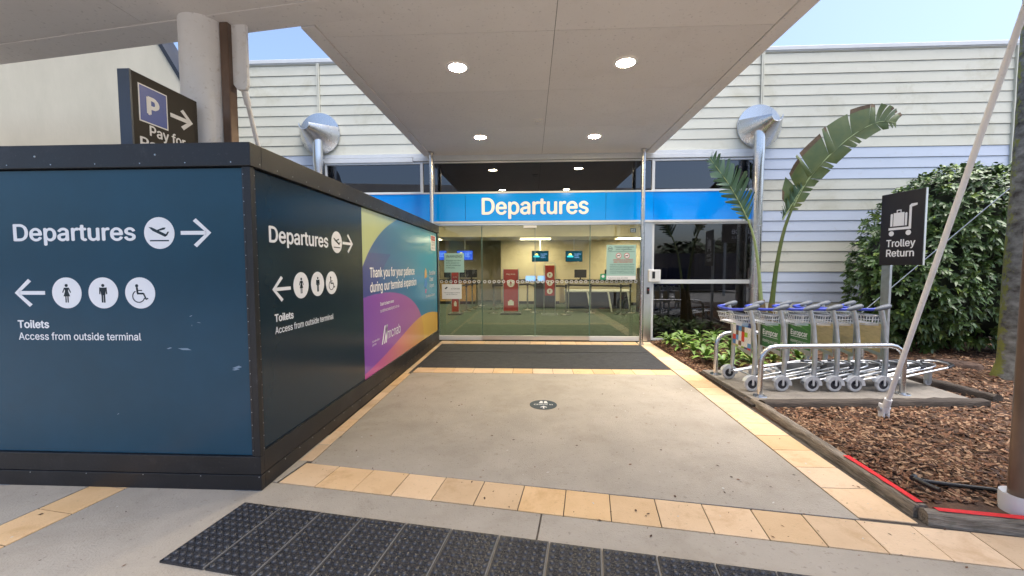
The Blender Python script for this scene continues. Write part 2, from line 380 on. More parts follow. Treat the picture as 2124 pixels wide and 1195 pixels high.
def sym(kind, fr, cu, cv, r, mat, parent, w=.0, name='symbol'):
    mb = MB(); s = r / 100.
    def P(pts): mb.fprism(fr, [(cu + a * s, cv + b * s) for a, b in pts], w, w + .0012)
    def st(a, b, t):
        d = Vector((b[0] - a[0], b[1] - a[1])); nn = Vector((-d.y, d.x)).normalized() * t / 2
        P([(a[0] - nn.x, a[1] - nn.y), (b[0] - nn.x, b[1] - nn.y), (b[0] + nn.x, b[1] + nn.y), (a[0] + nn.x, a[1] + nn.y)])
    def C(x, y, q, n=18): P(circ(x, y, q, n))
    if kind == 'plane':
        st((-62, -48), (62, -48), 8)
        P([(-66, 36), (-54, 32), (10, 4), (48, -16), (60, 0), (62, -4), (44, -24), (36, -26), (-40, 14)][::-1]) if False else None
        P([(-68, 38), (-42, 14), (38, -24), (50, -16), (46, -8), (-48, 36)])
        P([(-12, 20), (-2, 14), (36, 22), (44, 34), (28, 34)])
        P([(4, 2), (14, -2), (24, -20), (12, -22)]) if False else None
        P([(-6, 0), (0, -6), (22, -8), (30, 0)]) if False else None
        P([(36, -20), (50, -18), (66, 8), (56, 8)])
    elif kind == 'woman':
        C(0, 48, 10); P([(-14, 34), (14, 34), (10, 10), (-10, 10)][::-1]); P([(-10, 10), (-22, -22), (22, -22), (10, 10)])
        st((-13, 33), (-27, 2), 6); st((13, 33), (27, 2), 6); st((-7, -20), (-7, -62), 7); st((7, -20), (7, -62), 7)
    elif kind == 'man':
        C(0, 48, 10); P([(-20, 34), (-20, 33), (-13, -14), (13, -14), (20, 33), (20, 34)])
        st((-21, 35), (-23, -8), 7); st((21, 35), (23, -8), 7); st((-7, -12), (-7, -62), 10); st((7, -12), (7, -62), 10)
    elif kind == 'wheel':
        C(-20, 46, 10); st((-20, 36), (-16, -2), 12); st((-20, -4), (22, -4), 11); st((22, -2), (40, -42), 9); st((38, -42), (52, -34), 7); st((-16, 16), (14, 16), 6)
        pts = [(-10 + 40 * math.cos(R(a)), -22 + 38 * math.sin(R(a))) for a in range(120, 352, 14)]
        for a, b in zip(pts, pts[1:]): st(a, b, 6)
    return mb.build(name, mat, parent)
def picto(kind, fr, u, v, r, parent, w=.0, fg=None, bgm=None):
    d = MB().fprism(fr, circ(u, v, r, 40), w + .0002, w + .0016).build('pictogram', bgm or M['vinyl'], parent)
    sym(kind, fr, u, v, r, fg or M['slate'], d, w + .0018)
    return d
def printed(name, fr, u0, u1, v0, v1, nu, nv, fn, mat, parent, w=0.):
    """flat print: a fine grid whose colours come from fn(u, v) (arrays) -> rgb"""
    us = np.linspace(u0, u1, nu + 1); vs_ = np.linspace(v0, v1, nv + 1)
    U, V = np.meshgrid(us, vs_); c = fn(U.ravel(), V.ravel())
    mb = MB(); mb.v = [fr(a, b, w) for a, b in zip(U.ravel(), V.ravel())]
    k = nu + 1
    mb.f = [(j * k + i, j * k + i + 1, (j + 1) * k + i + 1, (j + 1) * k + i) for j in range(nv) for i in range(nu)]; mb.m = [0] * len(mb.f)
    me = mb.mesh(name); at = me.color_attributes.new('print', 'FLOAT_COLOR', 'POINT')
    at.data.foreach_set('color', np.hstack([c, np.ones((len(c), 1))]).ravel())
    return link(name, me, mat, parent)
def S2L(*c): return np.array([((x / 255) / 12.92 if x <= 10 else ((x / 255 + .055) / 1.055) ** 2.4) for x in c])
XZ = lambda y: Fr((0, y, 0), (1, 0, 0), (0, 0, 1))      # faces the camera
YZ = lambda x: Fr((x, 0, 0), (0, 1, 0), (0, 0, 1))      # faces +X
E1 = Vector((.9892, -.1464)); E2 = Vector((.1464, .9892)) # axes of the kerb, turned from the terminal front
def K(a, b, o=(0, 0)): return (o[0] + E1.x * a + E2.x * b, o[1] + E1.y * a + E2.y * b)

# ================================================================== GROUND
gr = MB().prism([(-300, -300), (300, -300), (300, 300), (-300, 300)], -.5, -.06).build('ground', M['ground']); tag(gr, kind='structure')
# origin of the kerb axes: front tiled border inner-left corner
OK_ = (-1.77, 3.0)
# line: border far edge b=0, near edge b=-.295
rd = MB().prism([K(-60, -3.0, OK_), K(-60, -14, OK_), K(60, -14, OK_), K(60, -3.0, OK_)], -.2, -.045).build('road', M['asphalt']); tag(rd, kind='structure')  # road behind the camera, coloured pale to bounce light under the canopy
pv = tag(MB().prism([K(-8, -2.99, OK_), K(9, -2.99, OK_), K(9, .06, OK_), K(4.3, .06, OK_), K(4.3, 5.0, OK_), (2.42, 8.2), (-5, 8.2), K(-8, 2, OK_)], -.058, -.008).build('pavement', M['grout']), kind='structure')
def slab(pts, z1=0., z0=-.0075, m='concrete', bev=.003):
    return MB().prism(pts, z0, z1).build('slab', M[m], pv, bevel=bev)
G_ = .004
path = slab([(-1.735, 3.0 - .006), (2.015, 2.452), (2.10, 6.0 - .28), (-1.735, 5.69)])
def kquad(a0, a1, b0, b1, g=G_): return [K(a0 + g, b0 + g, OK_), K(a1 - g, b0 + g, OK_), K(a1 - g, b1 - g, OK_), K(a0 + g, b1 - g, OK_)]
for a0, a1 in ((-1.0, 1.905), (1.905, 9)):
    slab(kquad(a0, a1, -2.9, -.295, .005))
slab(kquad(-8, -1.29, -2.9, 3.5, .005)); 
slab([K(-.99, -.29, OK_), K(-.02, -.29, OK_), K(-.02, .5, OK_), K(-.99, .5, OK_)])
TH = (-.0075, .0)
tile_n = 0
def tile(pts, parent=pv):
    global tile_n; tile_n += 1
    dz = random.uniform(-.0012, .0016)
    return MB().prism(pts, -.0075, .001 + dz).build('tile', M['tile'], parent, bevel=.002)
x = -.0
PIT = .2915
for i in range(26):                                   # front border
    a0, a1 = .0 + i * PIT, .0 + (i + 1) * PIT
    if i == 14: # where the side border comes in
        pass
    tile(kquad(a0, a1, -.295, 0, .003))
for i in range(12):                                   # border at the far left, square to the kerb
    tile(kquad(-1.285, -1.0, -2.9 + i * .292 , -2.9 + (i + 1) * .292, .004))
# right side border, from the front border up to the terminal
yy = 2.46 + .0; k = 0
ys = [2.47, 2.80, 3.09, 3.38, 3.67, 3.96, 4.25, 4.54, 4.83, 5.12, 5.41, 5.70, 5.99, 6.28, 6.57, 6.86, 7.15, 7.44, 7.73, 8.02, 8.19]
xin = lambda y: 2.02 + (y - 2.45) * .028
xout = lambda y: 2.335 + (y - 2.45) * .028 if y < 6 else 2.435
for y0, y1 in zip(ys, ys[1:]):
    g = .003
    f0 = 0.0 if y0 > 2.5 else -.045
    tile([(xin(y0) + g, y0 + g), (xout(y0) - g, y0 + g + f0), (xout(y1) - g, y1 - g), (xin(y1) + g, y1 - g)])
# entry rows
def row(x0, x1, y0, y1, n, off=0):
    for i in range(n):
        a, b = x0 + (x1 - x0) * i / n, x0 + (x1 - x0) * (i + 1) / n
        tile([(a + .003, y0 + .003), (b - .003, y0 + .003), (b - .003, y1 - .003), (a + .003, y1 - .003)])
row(-1.73, 2.10, 5.705, 5.985, 13)
row(-1.85, 2.15, 7.89, 8.19, 13)
for i in range(18):                                   # narrow border against the hoarding
    y0 = 3.03 + i * .29
    if y0 > 7.9: break
    if 5.6 < y0 < 7.8: 
        tile([(-1.85, y0 + .003), (-1.785, y0 + .003), (-1.785, y0 + .287), (-1.85, y0 + .287)]) 
    else: tile([(-1.85, y0 + .003), (-1.742, y0 + .003), (-1.742, y0 + .287), (-1.85, y0 + .287)])

# ---- entrance mat, recessed, ribbed
em = empty('entrance_mat', (0, 6.9, 0), 'dark ribbed mat set in the paving before the sliding doors', 'mat')
def loc(mb, o):  # move verts into the frame of an unrotated parent
    mb.v = [(a - o.location.x, b - o.location.y, c - o.location.z) for a, b, c in mb.v]; return mb
for (y0, y1) in ((6.0, 7.12), (7.135, 7.87)):
    loc(MB().prism([(-1.77, y0), (2.10, y0), (2.135, y1), (-1.77, y1)], -.02, -.0055), em).build('mat_section', M['black'], em)
rb = MB(); y = 6.012
while y < 7.85:
    if not (7.10 < y < 7.14): rb.box(-1.765, 2.10 + (y - 6) * .02, y, y + .026, -.0055, .002)
    y += .041
tag(loc(rb, em).build('ribs', M['ribmat'], em), kind='stuff')
# ---- black rubber tactile mat by the kerb
rm = empty('rubber_mat', (*K(-.02, -.56, OK_), 0), 'black studded rubber mat in butted squares beside the kerb', 'mat', rz=math.atan2(E1.y, E1.x))
bs = MB().box(.004, .2755, -.53, 0, .0005, .011).box(.2765, .2825, -.53, 0, .0005, .0125, 1); sec_me = bs.mesh('mat_section'); sec_me.materials.append(M['rubber']); sec_me.materials.append(pbr('worn mat edge', (.17, .165, .16), .6))
st = MB()
for j in range(12):
    for i in range(6):
        cx = .003 + .0233 + i * .0465 + (.0 if j % 2 == 0 else .0); cy = -.53 + .024 + j * .044
        st.lathe([(.0145, .0105), (.0125, .0165), (.008, .019), (.0001, .0195)], 9, (cx, cy, 0))
        cx2, cy2 = cx + .02325, cy + .022
        if i < 5 and j < 11:
            st.lathe([(.0165, .0105), (.0155, .0145), (.0125, .0145), (.0115, .0105)], 10, (cx2, cy2, 0))
            st.lathe([(.004, .0105), (.003, .0145), (.0001, .0148)], 6, (cx2, cy2, 0))
st_me = st.mesh('studs', 50); st_me.materials.append(M['stud'])
for i in range(14):
    s_ = link('mat_section', sec_me, None, rm); s_.location = (i * .286, random.uniform(-.002, .002), random.uniform(0, .001))
    q = link('studs', st_me, None, s_); tag(q, kind='stuff')
# ---- round floor decal
FG = Fr((.146, 4.40, 0.0), (1, 0, 0), (0, 1, 0))
dc = tag(MB().fprism(FG, circ(0, 0, .152, 48), .001, .0035).build('floor_decal', pbr('decal navy', (.012, .03, .055), .5)), 'round navy floor sticker reading Check in with an upward arrow', 'floor sticker')
text(FG, 'Check in', -.105, -.018, .21, .034, M['vinyl'], dc, bold=.012, w=.0035)
MB().fprism(FG, circ(-.02, .095, .018, 14), .004, .005).fprism(FG, circ(.028, .095, .018, 14), .004, .005).fprism(FG, [(-.05, .04), (.0, .04), (-.005, .073), (-.04, .073)], .004, .005).fprism(FG, [(.005, .04), (.055, .04), (.045, .073), (.01, .073)], .004, .005).build('symbol', M['vinyl'], dc)
MB().fprism(FG, [(-.008, -.125), (.008, -.125), (.008, -.06), (-.008, -.06)], .004, .005).fprism(FG, [(-.04, -.085), (-.03, -.095), (0, -.065), (.03, -.095), (.04, -.085), (0, -.045)], .004, .005).build('arrow', M['vinyl'], dc)

# ================================================================== TERMINAL
FY = 8.30
tb = empty('terminal_building', (0, FY, 0), 'pale weatherboard airport terminal with blue fascia over glass entrance doors', 'building')
def tp(mb, name, mat, parent=None, **kw):
    p = parent or tb
    mb.v = [(a, b - FY, c) for a, b, c in mb.v]
    return mb.build(name, mat, p, **kw)
PITCH = .2045; Z0B = 3.88
def board(x0, x1, k, ztop=None):
    zb = Z0B + k * PITCH; zt = min(zb + PITCH, ztop) if ztop else zb + PITCH
    if zb < 0: return
    m = M['bluebd'] if k in (-1, -2, -3, -7, -8, -9, -13, -14, -15) else M['cream']
    y = FY
    jit = random.uniform(-.001, .001)
    mb = MB().add([(x0, y, zb + .006), (x1, y, zb + .006), (x1, y - .017 + jit, zb + .007), (x0, y - .017 + jit, zb + .007), (x0, y - .006, zt - .001), (x1, y - .006, zt - .001), (x0, y, zt - .001), (x1, y, zt - .001)],
                  [(0, 1, 2, 3)[::-1], (3, 2, 5, 4), (4, 5, 7, 6), (0, 3, 4, 6), (2, 1, 7, 5), (1, 0, 6, 7)])
    tp(mb, 'board', m)
ZR = 5.76
for k in range(-18, 10):
    board(4.605, 9.28, k, ZR)
    board(-12.0, -4.43, k, ZR)
for k in range(0, 10): board(-4.36, 4.54, k, ZR)
tp(MB().box(-12, 9.3, FY, FY + .15, 2.3 + .6, 5.76).box(-12, -4.3, FY, FY + .15, -.05, 2.9).box(4.58, 9.3, FY, FY + .15, -.05, 2.9), 'wall', M['grout'])  # dark wall colour makes the gaps between boards read as shadow lines
tp(MB().box(-12.05, 9.34, FY - .04, FY + .25, 5.765, 5.845).box(-12.05, 9.34, FY - .03, FY + .02, 5.745, 5.763), 'roof_flashing', M['trim'], bevel=.008)
tp(MB().box(-12, 9.3, FY + .26, 19, 5.6, 5.75), 'roof', M['trim'])
for xx in (-4.43, 4.54): tp(MB().box(xx + .005, xx + .03, FY - .04, FY, 3.86, 5.744).box(xx + .036, xx + .062, FY - .04, FY, 3.86, 5.744).box(xx + .03, xx + .036, FY - .02, FY, 3.86, 5.744), 'joint_trim', M['cream'])
tp(MB().box(4.545, 4.605, FY - .04, FY, 0, 3.845), 'joint_trim', M['trim'])
tp(MB().box(9.28, 9.36, FY - .05, FY + 4, -.05, 5.74), 'corner_trim', M['cream'])
tp(MB().box(9.29, 9.31, FY + .16, 19, -.05, 5.6).box(-12, -11.9, FY + .16, 19, -.05, 5.6).box(-12, 9.3, 19, 19.1, -.05, 5.6), 'outer_wall', M['cream'])
# window wall -4.3 .. 4.53 up to 3.85
FYW = FY - .06
def frame_unit(x0, x1, z0, z1, t=.035, glassm='g_dark', blind=None, name='window'):
    f = MB()
    f.box(x0, x0 + t, FYW, FYW + .1, z0, z1).box(x1 - t, x1, FYW, FYW + .1, z0, z1).box(x0 + t, x1 - t, FYW + .002, FYW + .1, z0, z0 + t).box(x0 + t, x1 - t, FYW + .002, FYW + .1, z1 - t, z1)
    fo = tp(f, name, M['trim'])
    tp(MB().box(x0 + t, x1 - t, FYW + .035, FYW + .041, z0 + t, z1 - t), 'pane', M[glassm], fo)
    if blind: tp(MB().box(x0 + t, x1 - t, FYW + .085, FYW + .09, z0 + t, z1 - t), 'blind', M[blind], fo)
    return fo
tp(MB().box(-4.3, -2.42, FYW - .02, FY + .1, 3.70, 3.79).box(-4.3, 4.54, FYW - .005, FY + .1, 3.80, 3.87), 'head_trim', M['trim'], bevel=.004)
tp(MB().box(-2.41, 4.54, FYW - .018, FY + .1, 3.715, 3.795), 'head_trim', M['trim'], bevel=.004)
frame_unit(-4.28, -2.235, 3.06, 3.70, blind='blind')
frame_unit(-2.235, -2.01, 3.06, 3.70, blind='blind', t=.02)
frame_unit(-2.01, 2.27, 3.06, 3.70, t=.025)
frame_unit(2.27, 2.47, 3.06, 3.70, blind='blind', t=.02)
frame_unit(2.47, 4.54, 3.06, 3.70, blind='blind')
frame_unit(2.47, 4.54, 1.235, 2.44, t=.04)
frame_unit(2.47, 4.54, .03, 1.235, t=.04)
frame_unit(-4.28, -1.98, .03, 2.44, t=.04)
xs = [-4.28, -2.0, -1.334, 1.528, 2.30, 2.48, 4.54]
for a, b in zip(xs, xs[1:]): tp(MB().box(a + .003, b - .003, FYW - .02, FYW + .02, 2.485, 3.045), 'fascia_panel', M['fascia'], bevel=.002)
tp(MB().box(-4.28, 4.54, FYW - .03, FYW + .08, 3.045, 3.062).box(-4.28, 4.54, FYW - .03, FYW + .08, 2.44, 2.482).box(-4.28, 4.54, FYW + .025, FYW + .09, 2.485, 3.04), 'fascia_rail', M['trim'])
def ontb(o): o.location.y = -FY; return o
ontb(text(XZ(FYW - .022), 'Departures', -.985, 2.622, 2.155, .325, M['vinyl'], tb, bold=.02, depth=.004))
for x0_, x1_ in ((2.285, 2.475), (-1.98, -1.93)): tp(MB().box(x0_, x1_, FYW - .0, FYW + .12, .0, 2.44), 'door_post', M['alu'], bevel=.004)
tp(MB().box(-1.93, 2.285, FYW - .0, FYW + .12, 2.40, 2.44), 'door_header', M['alu'])
tp(MB().box(-.14, .13, FYW - .06, FYW, 2.335, 2.385), 'door_sensor', M['white'], bevel=.006)
dx = [-1.93, -1.01, .10, 1.23, 2.285]
for i in range(4):
    a, b = dx[i], dx[i + 1]; yo = FYW + (.03 if i in (1, 2) else .08)
    d = tp(MB().box(a + .004, b - .004, yo, yo + .045, .012, .10) if i in (1, 2) else MB().box(a, b, yo - .03, yo + .03, .0, .09), 'sliding_door' if i in (1, 2) else 'fixed_screen', M['alu'] if i in (1, 2) else M['white'], bevel=.003)
    tp(MB().box(a + .004, b - .004, yo + .014, yo + .024, .10, 2.40), 'pane', M['g_door'], d)
    tp(MB().box(a + .004, a + .012, yo + .012, yo + .027, .10, 2.40).box(b - .012, b - .004, yo + .012, yo + .027, .10, 2.40), 'pane_edge', pbr('glass edge', (.12, .2, .16), .2) if i == 0 else bpy.data.materials['glass edge'], d)
    rg = MB(); xr = a + .06
    while xr < b - .04:
        n = 16
        o_ = circ(xr, 1.235, .033, n); i_ = circ(xr, 1.235, .019, n); fr = XZ(yo + .012)
        for q in range(n):
            q2 = (q + 1) % n; rg.add([fr(*o_[q]), fr(*o_[q2]), fr(*i_[q2]), fr(*i_[q])], [(0, 1, 2, 3)])
        xr += .0985
    tag(tp(rg, 'marker_rings', M['white'], d), kind='stuff')
tp(MB().box(-.0 + .04, .16, FYW - .012, FYW + .0, .02, .09), 'door_lock', M['alu'])
# signs stuck on the glass
def gsign(name, x0, x1, z0, z1, mat, label, y=FYW - .004, cat='sign'):
    return tag(MB().box(x0, x1, y, y + .003, z0, z1).build(name, mat), label, cat)
FS = XZ(FYW - .0045)
g1 = gsign('warning_sign', -1.79, -1.375, 1.43, 1.83, M['mint'], 'pale mint WARNING sign about unattended baggage on the door glass')
text(FS, 'WARNING', -1.75, 1.735, .33, .055, M['ink'], g1)
for i, s in enumerate(('Baggage and other', 'items should not', 'be left unattended', 'in this area.')): text(FS, s, -1.75, 1.665 - i * .05, None, .026, M['ink'], g1)
g2 = gsign('notice', -1.845, -1.43, .875, 1.185, M['paper'], 'white paper ATTENTION notice taped below the mint warning sign')
text(FS, 'ATTENTION', -1.65, 1.075, .18, .028, M['ink'], g2); text(FS, 'Checked baggage screening', -1.81, 1.0, .34, .018, M['ink'], g2); text(FS, 'may be in operation', -1.76, .965, .24, .018, M['ink'], g2)
MB().fprism(FS, [(-1.79, 1.09), (-1.76, 1.08), (-1.72, 1.12), (-1.75, 1.13)], .0, .001).build('emblem', M['ink'], g2)
g3 = gsign('rules_sign', 1.555, 2.15, 1.275, 1.985, M['mint'], 'tall mint sign reading Please extinguish your cigarettes, animals and birds are prohibited')
text(FS, 'Please extinguish', 1.72, 1.925, .38, .032, M['ink'], g3); text(FS, 'your cigarettes.', 1.74, 1.88, .33, .032, M['ink'], g3)
MB().fprism(FS, [(1.58, 1.845), (2.12, 1.845), (2.12, 1.85), (1.58, 1.85)], .0, .001).build('rule', M['ink'], g3)
for cx in (1.80, 1.965):
    pd = MB().fprism(FS, circ(cx, 1.765, .056, 24), 0, .001).build('pictogram', M['redink'], g3)
    MB().fprism(FS, circ(cx, 1.765, .045, 24), .0012, .002).build('disc', M['paper'], pd)
    MB().fprism(FS, [(cx - .03, 1.775), (cx - .03, 1.74), (cx - .015, 1.758), (cx + .012, 1.758), (cx + .02, 1.74), (cx + .025, 1.775), (cx + .035, 1.795), (cx + .01, 1.78)], .0022, .003).build('symbol', M['ink'], pd)
MB().fprism(FS, circ(1.63, 1.905, .045, 20), 0, .001).fprism(FS, circ(1.63, 1.905, .038, 20), .0012, .0014, 1).fprism(FS, [(1.60, 1.90), (1.66, 1.90), (1.66, 1.912), (1.60, 1.912)], .0016, .002).build('pictogram', [M['ink'], M['mint']], g3)
text(FS, 'ANIMALS & BIRDS', 1.69, 1.665, .40, .032, M['redink'], g3, bold=.01); text(FS, 'ARE PROHIBITED', 1.70, 1.618, .38, .032, M['redink'], g3, bold=.01)
for i, s in enumerate(('A person shall not without lawful', 'authority or excuse bring any', 'animal or bird onto this prohibited', 'area or permit any animal or bird', 'under his possession or control to', 'trespass on this prohibited area.')): text(FS, s, 1.625, 1.575 - i * .034, .49, .019, M['ink'], g3)
MB().box(1.556, 2.149, FYW - .0056, FYW - .0046, 1.277, 1.355).build('sign_strip', M['paper'], g3); text(XZ(FYW - .0056), 'Assistance dogs permitted', 1.59, 1.30, .40, .022, M['ink'], g3)
g4 = gsign('green_sticker', 1.43, 1.548, 1.275, 1.395, M['green'], 'small green square sticker beside the tall mint sign'); MB().fprism(FS, circ(1.489, 1.345, .03, 18), 0, .001).build('symbol', M['paper'], g4)
g5 = gsign('door_number_sign', 2.03, 2.14, 2.235, 2.32, M['navy'], 'small navy door number sign reading D2'); text(FS, 'D2', 2.05, 2.25, .07, .05, M['paper'], g5)
ra = empty('card_reader', (2.52, FYW, 1.35), 'white access card reader box on the door post', 'card reader')
MB().box(-.12, .115, -.06, 0, -.12, .13).build('case', M['white'], ra, bevel=.012); MB().box(-.055, -.0, -.065, -.0605, -.05, .09).build('display', M['black'], ra)
eb = empty('push_button', (2.40, FYW, 1.05), 'small black exit button on the door post under the card reader', 'button'); MB().box(-.025, .025, -.02, 0, -.07, .07).build('plate', M['black'], eb); MB().lathe([(.0001, -.028), (.012, -.028), (.012, -.02)], 12, (0, 0, .02), axis='y').build('button', M['red'], eb)
al = empty('wall_light', (-.29, FYW - .0, 3.5), 'small square chrome rimmed fitting behind the high glass above Departures', 'light fitting')
MB().box(-.17, .17, .10, .13, -.09, .09).build('case', M['signbrown'], al); MB().tube([(-.17, .09, -.09), (.17, .09, -.09), (.18, .09, .1), (-.18, .09, .1)], .008, 6, closed=True).build('rim', M['alu'], al)
# slim steel posts holding the canopy
for xx, lb in ((-1.96, 'slim stainless steel canopy post beside the hoarding end'), (2.19, 'slim stainless steel canopy post right of the glass doors')):
    p = tag(MB().lathe([(.04, 0), (.04, 3.8)], 20, (0, 0, 0)).build('canopy_post', M['steel'], smooth=60), lb, 'post', 'slim posts under the canopy'); p.location = (xx, 7.93, 0)
    MB().lathe([(.06, 0), (.06, .012), (.041, .013)], 20).build('base_plate', M['steel'], p)
    MB().lathe([(.041, 3.76), (.055, 3.78), (.055, 3.8)], 20).build('top_plate', M['steel'], p)

# ================================================================== INTERIOR
tag(MB().box(-9, 9.2, FY + .12, 18.9, -.05, .0).build('interior_floor', M['carpet']), kind='structure')
tag(MB().box(-9, -1.25, 18.2, 18.3, 0, 3.3).build('interior_back_wall', M['inwall2']), kind='structure')
tag(MB().box(-1.25, 9.2, 17.0, 17.1, 0, 3.3).box(-1.25, -1.15, 17.1, 18.2, 0, 3.3).build('interior_wall', M['inwall']), kind='structure')
tag(MB().box(-9, -8.9, FY + .2, 18.3, 0, 3.3).box(4.75, 4.85, FY + .2, 11.8, 0, 3.3).box(9.1, 9.2, 11.8, 17, 0, 3.3).box(4.85, 9.2, 11.7, 11.8, 0, 3.3).build('interior_side_wall', M['inwall2']), kind='structure')
tag(MB().box(-9, 9.2, FY + .15, 18.4, 3.32, 3.4).build('interior_ceiling', M['inceil']), kind='structure')
tag(MB().box(-9, 9.1, 14.9, 15.0, 2.66, 3.3).box(-9, 9.1, 15.0, 17.0, 2.66, 2.70).build('ceiling_bulkhead', M['inwall']), kind='structure')
tag(MB().box(-3.6, 3.8, 8.75, 8.85, 2.62, 3.3).build('entry_bulkhead', M['inwall2']), kind='structure')
for i, (xx, y) in enumerate(((-4.2, 10.2), (-.6, 10.2), (3.0, 10.2), (-4.2, 13.2), (-.6, 13.2), (3.0, 13.2), (-4.2, 16), (0.2, 16), (4.0, 16))):
    z = 3.30 if y < 15 else 2.65
    c = empty('ceiling_light', (xx, y, z), 'glowing rectangular ceiling panel in the hall, %s of the %s row' % (('left one', 'middle one', 'right one')[i % 3], ('front', 'middle', 'rear')[i // 3]), 'light', group='ceiling lights in the check-in hall')
    MB().box(-.6, .6, -.3, .3, -.004, .0).build('diffuser', M['lampr'], c); MB().box(-.63, .63, -.33, -.3, -.02, 0).box(-.63, .63, .3, .33, -.02, 0).box(-.63, -.6, -.3, .3, -.02, 0).box(.6, .63, -.3, .3, -.02, 0).build('frame', M['white'], c)
# hanging flight screens
def lines3(o, fr, u, v, w_, h):
    for i, s in enumerate(('Sunshine', 'Coast', 'Airport')): text(fr, s, u, v - i * h * 1.5, None, h, M['scrwhite'], o)
for k, (cx, cz, w_, h, y, lab) in enumerate(((.40, 1.96, .68, .44, 16.2, 'dark wall screen with a sun and wave emblem, left of the pair over the desks'), (1.76, 1.955, .68, .44, 16.2, 'dark wall screen with a sun and wave emblem, right of the pair over the desks'),
        (-2.67, 2.01, .67, .40, 16.2, 'deep blue hanging screen behind the warning sign'), (-3.75, 2.01, .67, .40, 16.2, 'deep blue hanging screen at the hoarding edge'))):
    tv = empty('hanging_screen', (cx, y, cz), lab, 'screen')
    MB().box(-w_ / 2, w_ / 2, 0, .06, -h / 2, h / 2).build('case', M['black'], tv)
    fr = Fr((0, -.002, 0), (1, 0, 0), (0, 0, 1))
    MB().fbox(fr, -w_ / 2 + .015, w_ / 2 - .015, -h / 2 + .015, h / 2 - .015, 0, .001).build('display', emis('dark screen', (.005, .035, .06), 1.) if k == 0 else (bpy.data.materials['dark screen'] if k == 1 else M['scrblue']), tv)
    lines3(tv, fr, .02, .07, .28, .045)
    e = MB().fprism(fr, circ(-.15, .05, .07, 16), .0015, .002, 0).fprism(fr, [(-.27, -.04), (-.03, -.04), (-.02, 0), (-.1, .05), (-.2, .05), (-.28, 0)], .0022, .003, 1).build('emblem', [emis('yellow glow', (.9, .7, .2), 1.), emis('cyan glow', (.05, .45, .6), 1.)] if k == 0 else [bpy.data.materials['yellow glow'], bpy.data.materials['cyan glow']], tv)
    MB().tube([(0, .03, h / 2), (0, .03, 3.0 - cz)], .018, 6).build('hanging_pole', M['white'], tv)
# desks
def desk(x0, x1, y, lab, front, kick=True, h=1.02):
    d = empty('check_in_desk', ((x0 + x1) / 2, y, 0), lab, 'desk'); hw = (x1 - x0) / 2
    MB().box(-hw, hw, 0, .5, .12, h - .05).build('front', M[front], d); MB().box(-hw - .03, hw + .03, -.1, .55, h - .05, h).build('top', M['black'], d)
    MB().box(-hw, hw, .03, .5, 0, .12).build('kickboard', M['black'], d)
    return d
def monitor(x, y, z, lab, on=None):
    m = empty('monitor', (x, y, z), lab, 'monitor'); MB().box(-.24, .24, 0, .04, .08, .40).build('case', M['black'], m); MB().box(-.03, .03, .04, .07, 0, .2).box(-.1, .1, 0, .12, 0, .015).build('stand', M['black'], m)
    return m
desk(-5.3, -2.3, 16.3, 'honey veneer check-in desk with dark top behind the left door pane', 'woodc')
desk(-1.15, 1.2, 16.4, 'cream fronted check-in desk behind the red totem sign', 'inwall')
desk(1.4, 4.6, 15.9, 'long cream check-in desk under the right wall screens', 'inwall')
for x_, s in ((-3.35, 'leftmost black monitor on the honey veneer desk'), (-2.95, 'second black monitor on the honey veneer desk'), (-2.45, 'black monitor at the right end of the honey veneer desk')): monitor(x_, 16.45, 1.02, s)
monitor(2.0, 16.0, 1.02, 'black monitor on the long desk under the right screen'); monitor(3.2, 16.0, 1.02, 'black monitor on the long desk near the mint sign')
bt = empty('bag_drop_table', (2.35, 13.9, 0), 'white topped table with slanting white legs and navy skirt on the carpet', 'table')
MB().box(-1.15, 1.1, -.3, .35, .68, .73).build('table_top', M['white'], bt)
MB().box(-1.1, 1.05, .0, .05, .08, .66).build('skirt', M['navyd'], bt)
for a in (-.35, .35, 1.0): MB().tube([(a - .06, -.28, .68), (a + .06, -.3, .0)], .03, 6).build('leg', M['white'], bt)
kb = desk(.2, .95, 14.9, 'small black bag drop kiosk with lit screens beside the totem', 'black', h=.95)
for a in (-.75, -.3):
    MB().box(a, a + .36, -.05, 0, 1.0, 1.2).build('display', M['scrwhite'], kb)
for (x_, y_, s) in ((3.9, 13.2, 'tall dark upright cabinet behind the mint sign'), (4.35, 12.0, 'tall dark upright cabinet behind the door post'),):
    c = empty('cabinet', (x_, y_, 0), s, 'cabinet'); MB().box(-.3, .3, 0, .5, 0, 1.5).build('body', M['black'], c, bevel=.01); MB().box(-.26, .26, -.01, -.001, .1, 1.4).build('door', M['navyd'], c)
# red totems
def totem(x, y, wdt, h, lab, rz=0):
    t = empty('totem_sign', (x, y, 0), lab, 'totem sign', rz=rz); fr = Fr((0, -.031, 0), (1, 0, 0), (0, 0, 1))
    MB().box(-wdt / 2, wdt / 2, -.03, .03, .1, h).build('banner', M['red'], t)
    MB().box(-wdt / 2 - .03, -wdt / 2, -.04, .04, .05, h + .01).box(wdt / 2, wdt / 2 + .03, -.04, .04, .05, h + .01).build('frame', M['galv'], t)
    MB().box(-wdt / 2 - .1, wdt / 2 + .1, -.2, .2, 0, .05).build('base', M['tgrey'], t)
    picto('man', fr, 0, h * .69, wdt * .26, t, fg=M['red'])
    text(fr, 'Bag drop', -wdt * .3, h * .88, wdt * .6, .045, M['paper'], t); text(fr, 'Check in here', -wdt * .32, h * .5, wdt * .64, .03, M['paper'], t) if False else None
    MB().fbox(fr, -wdt * .2, wdt * .2, h * .2, h * .29, 0, .001).fbox(fr, -wdt * .1, wdt * .1, h * .29, h * .32, 0, .001).build('symbol', M['paper'], t)
    return t
totem(-.63, 12.9, .47, 1.46, 'red freestanding totem sign with a white round symbol and suitcase')
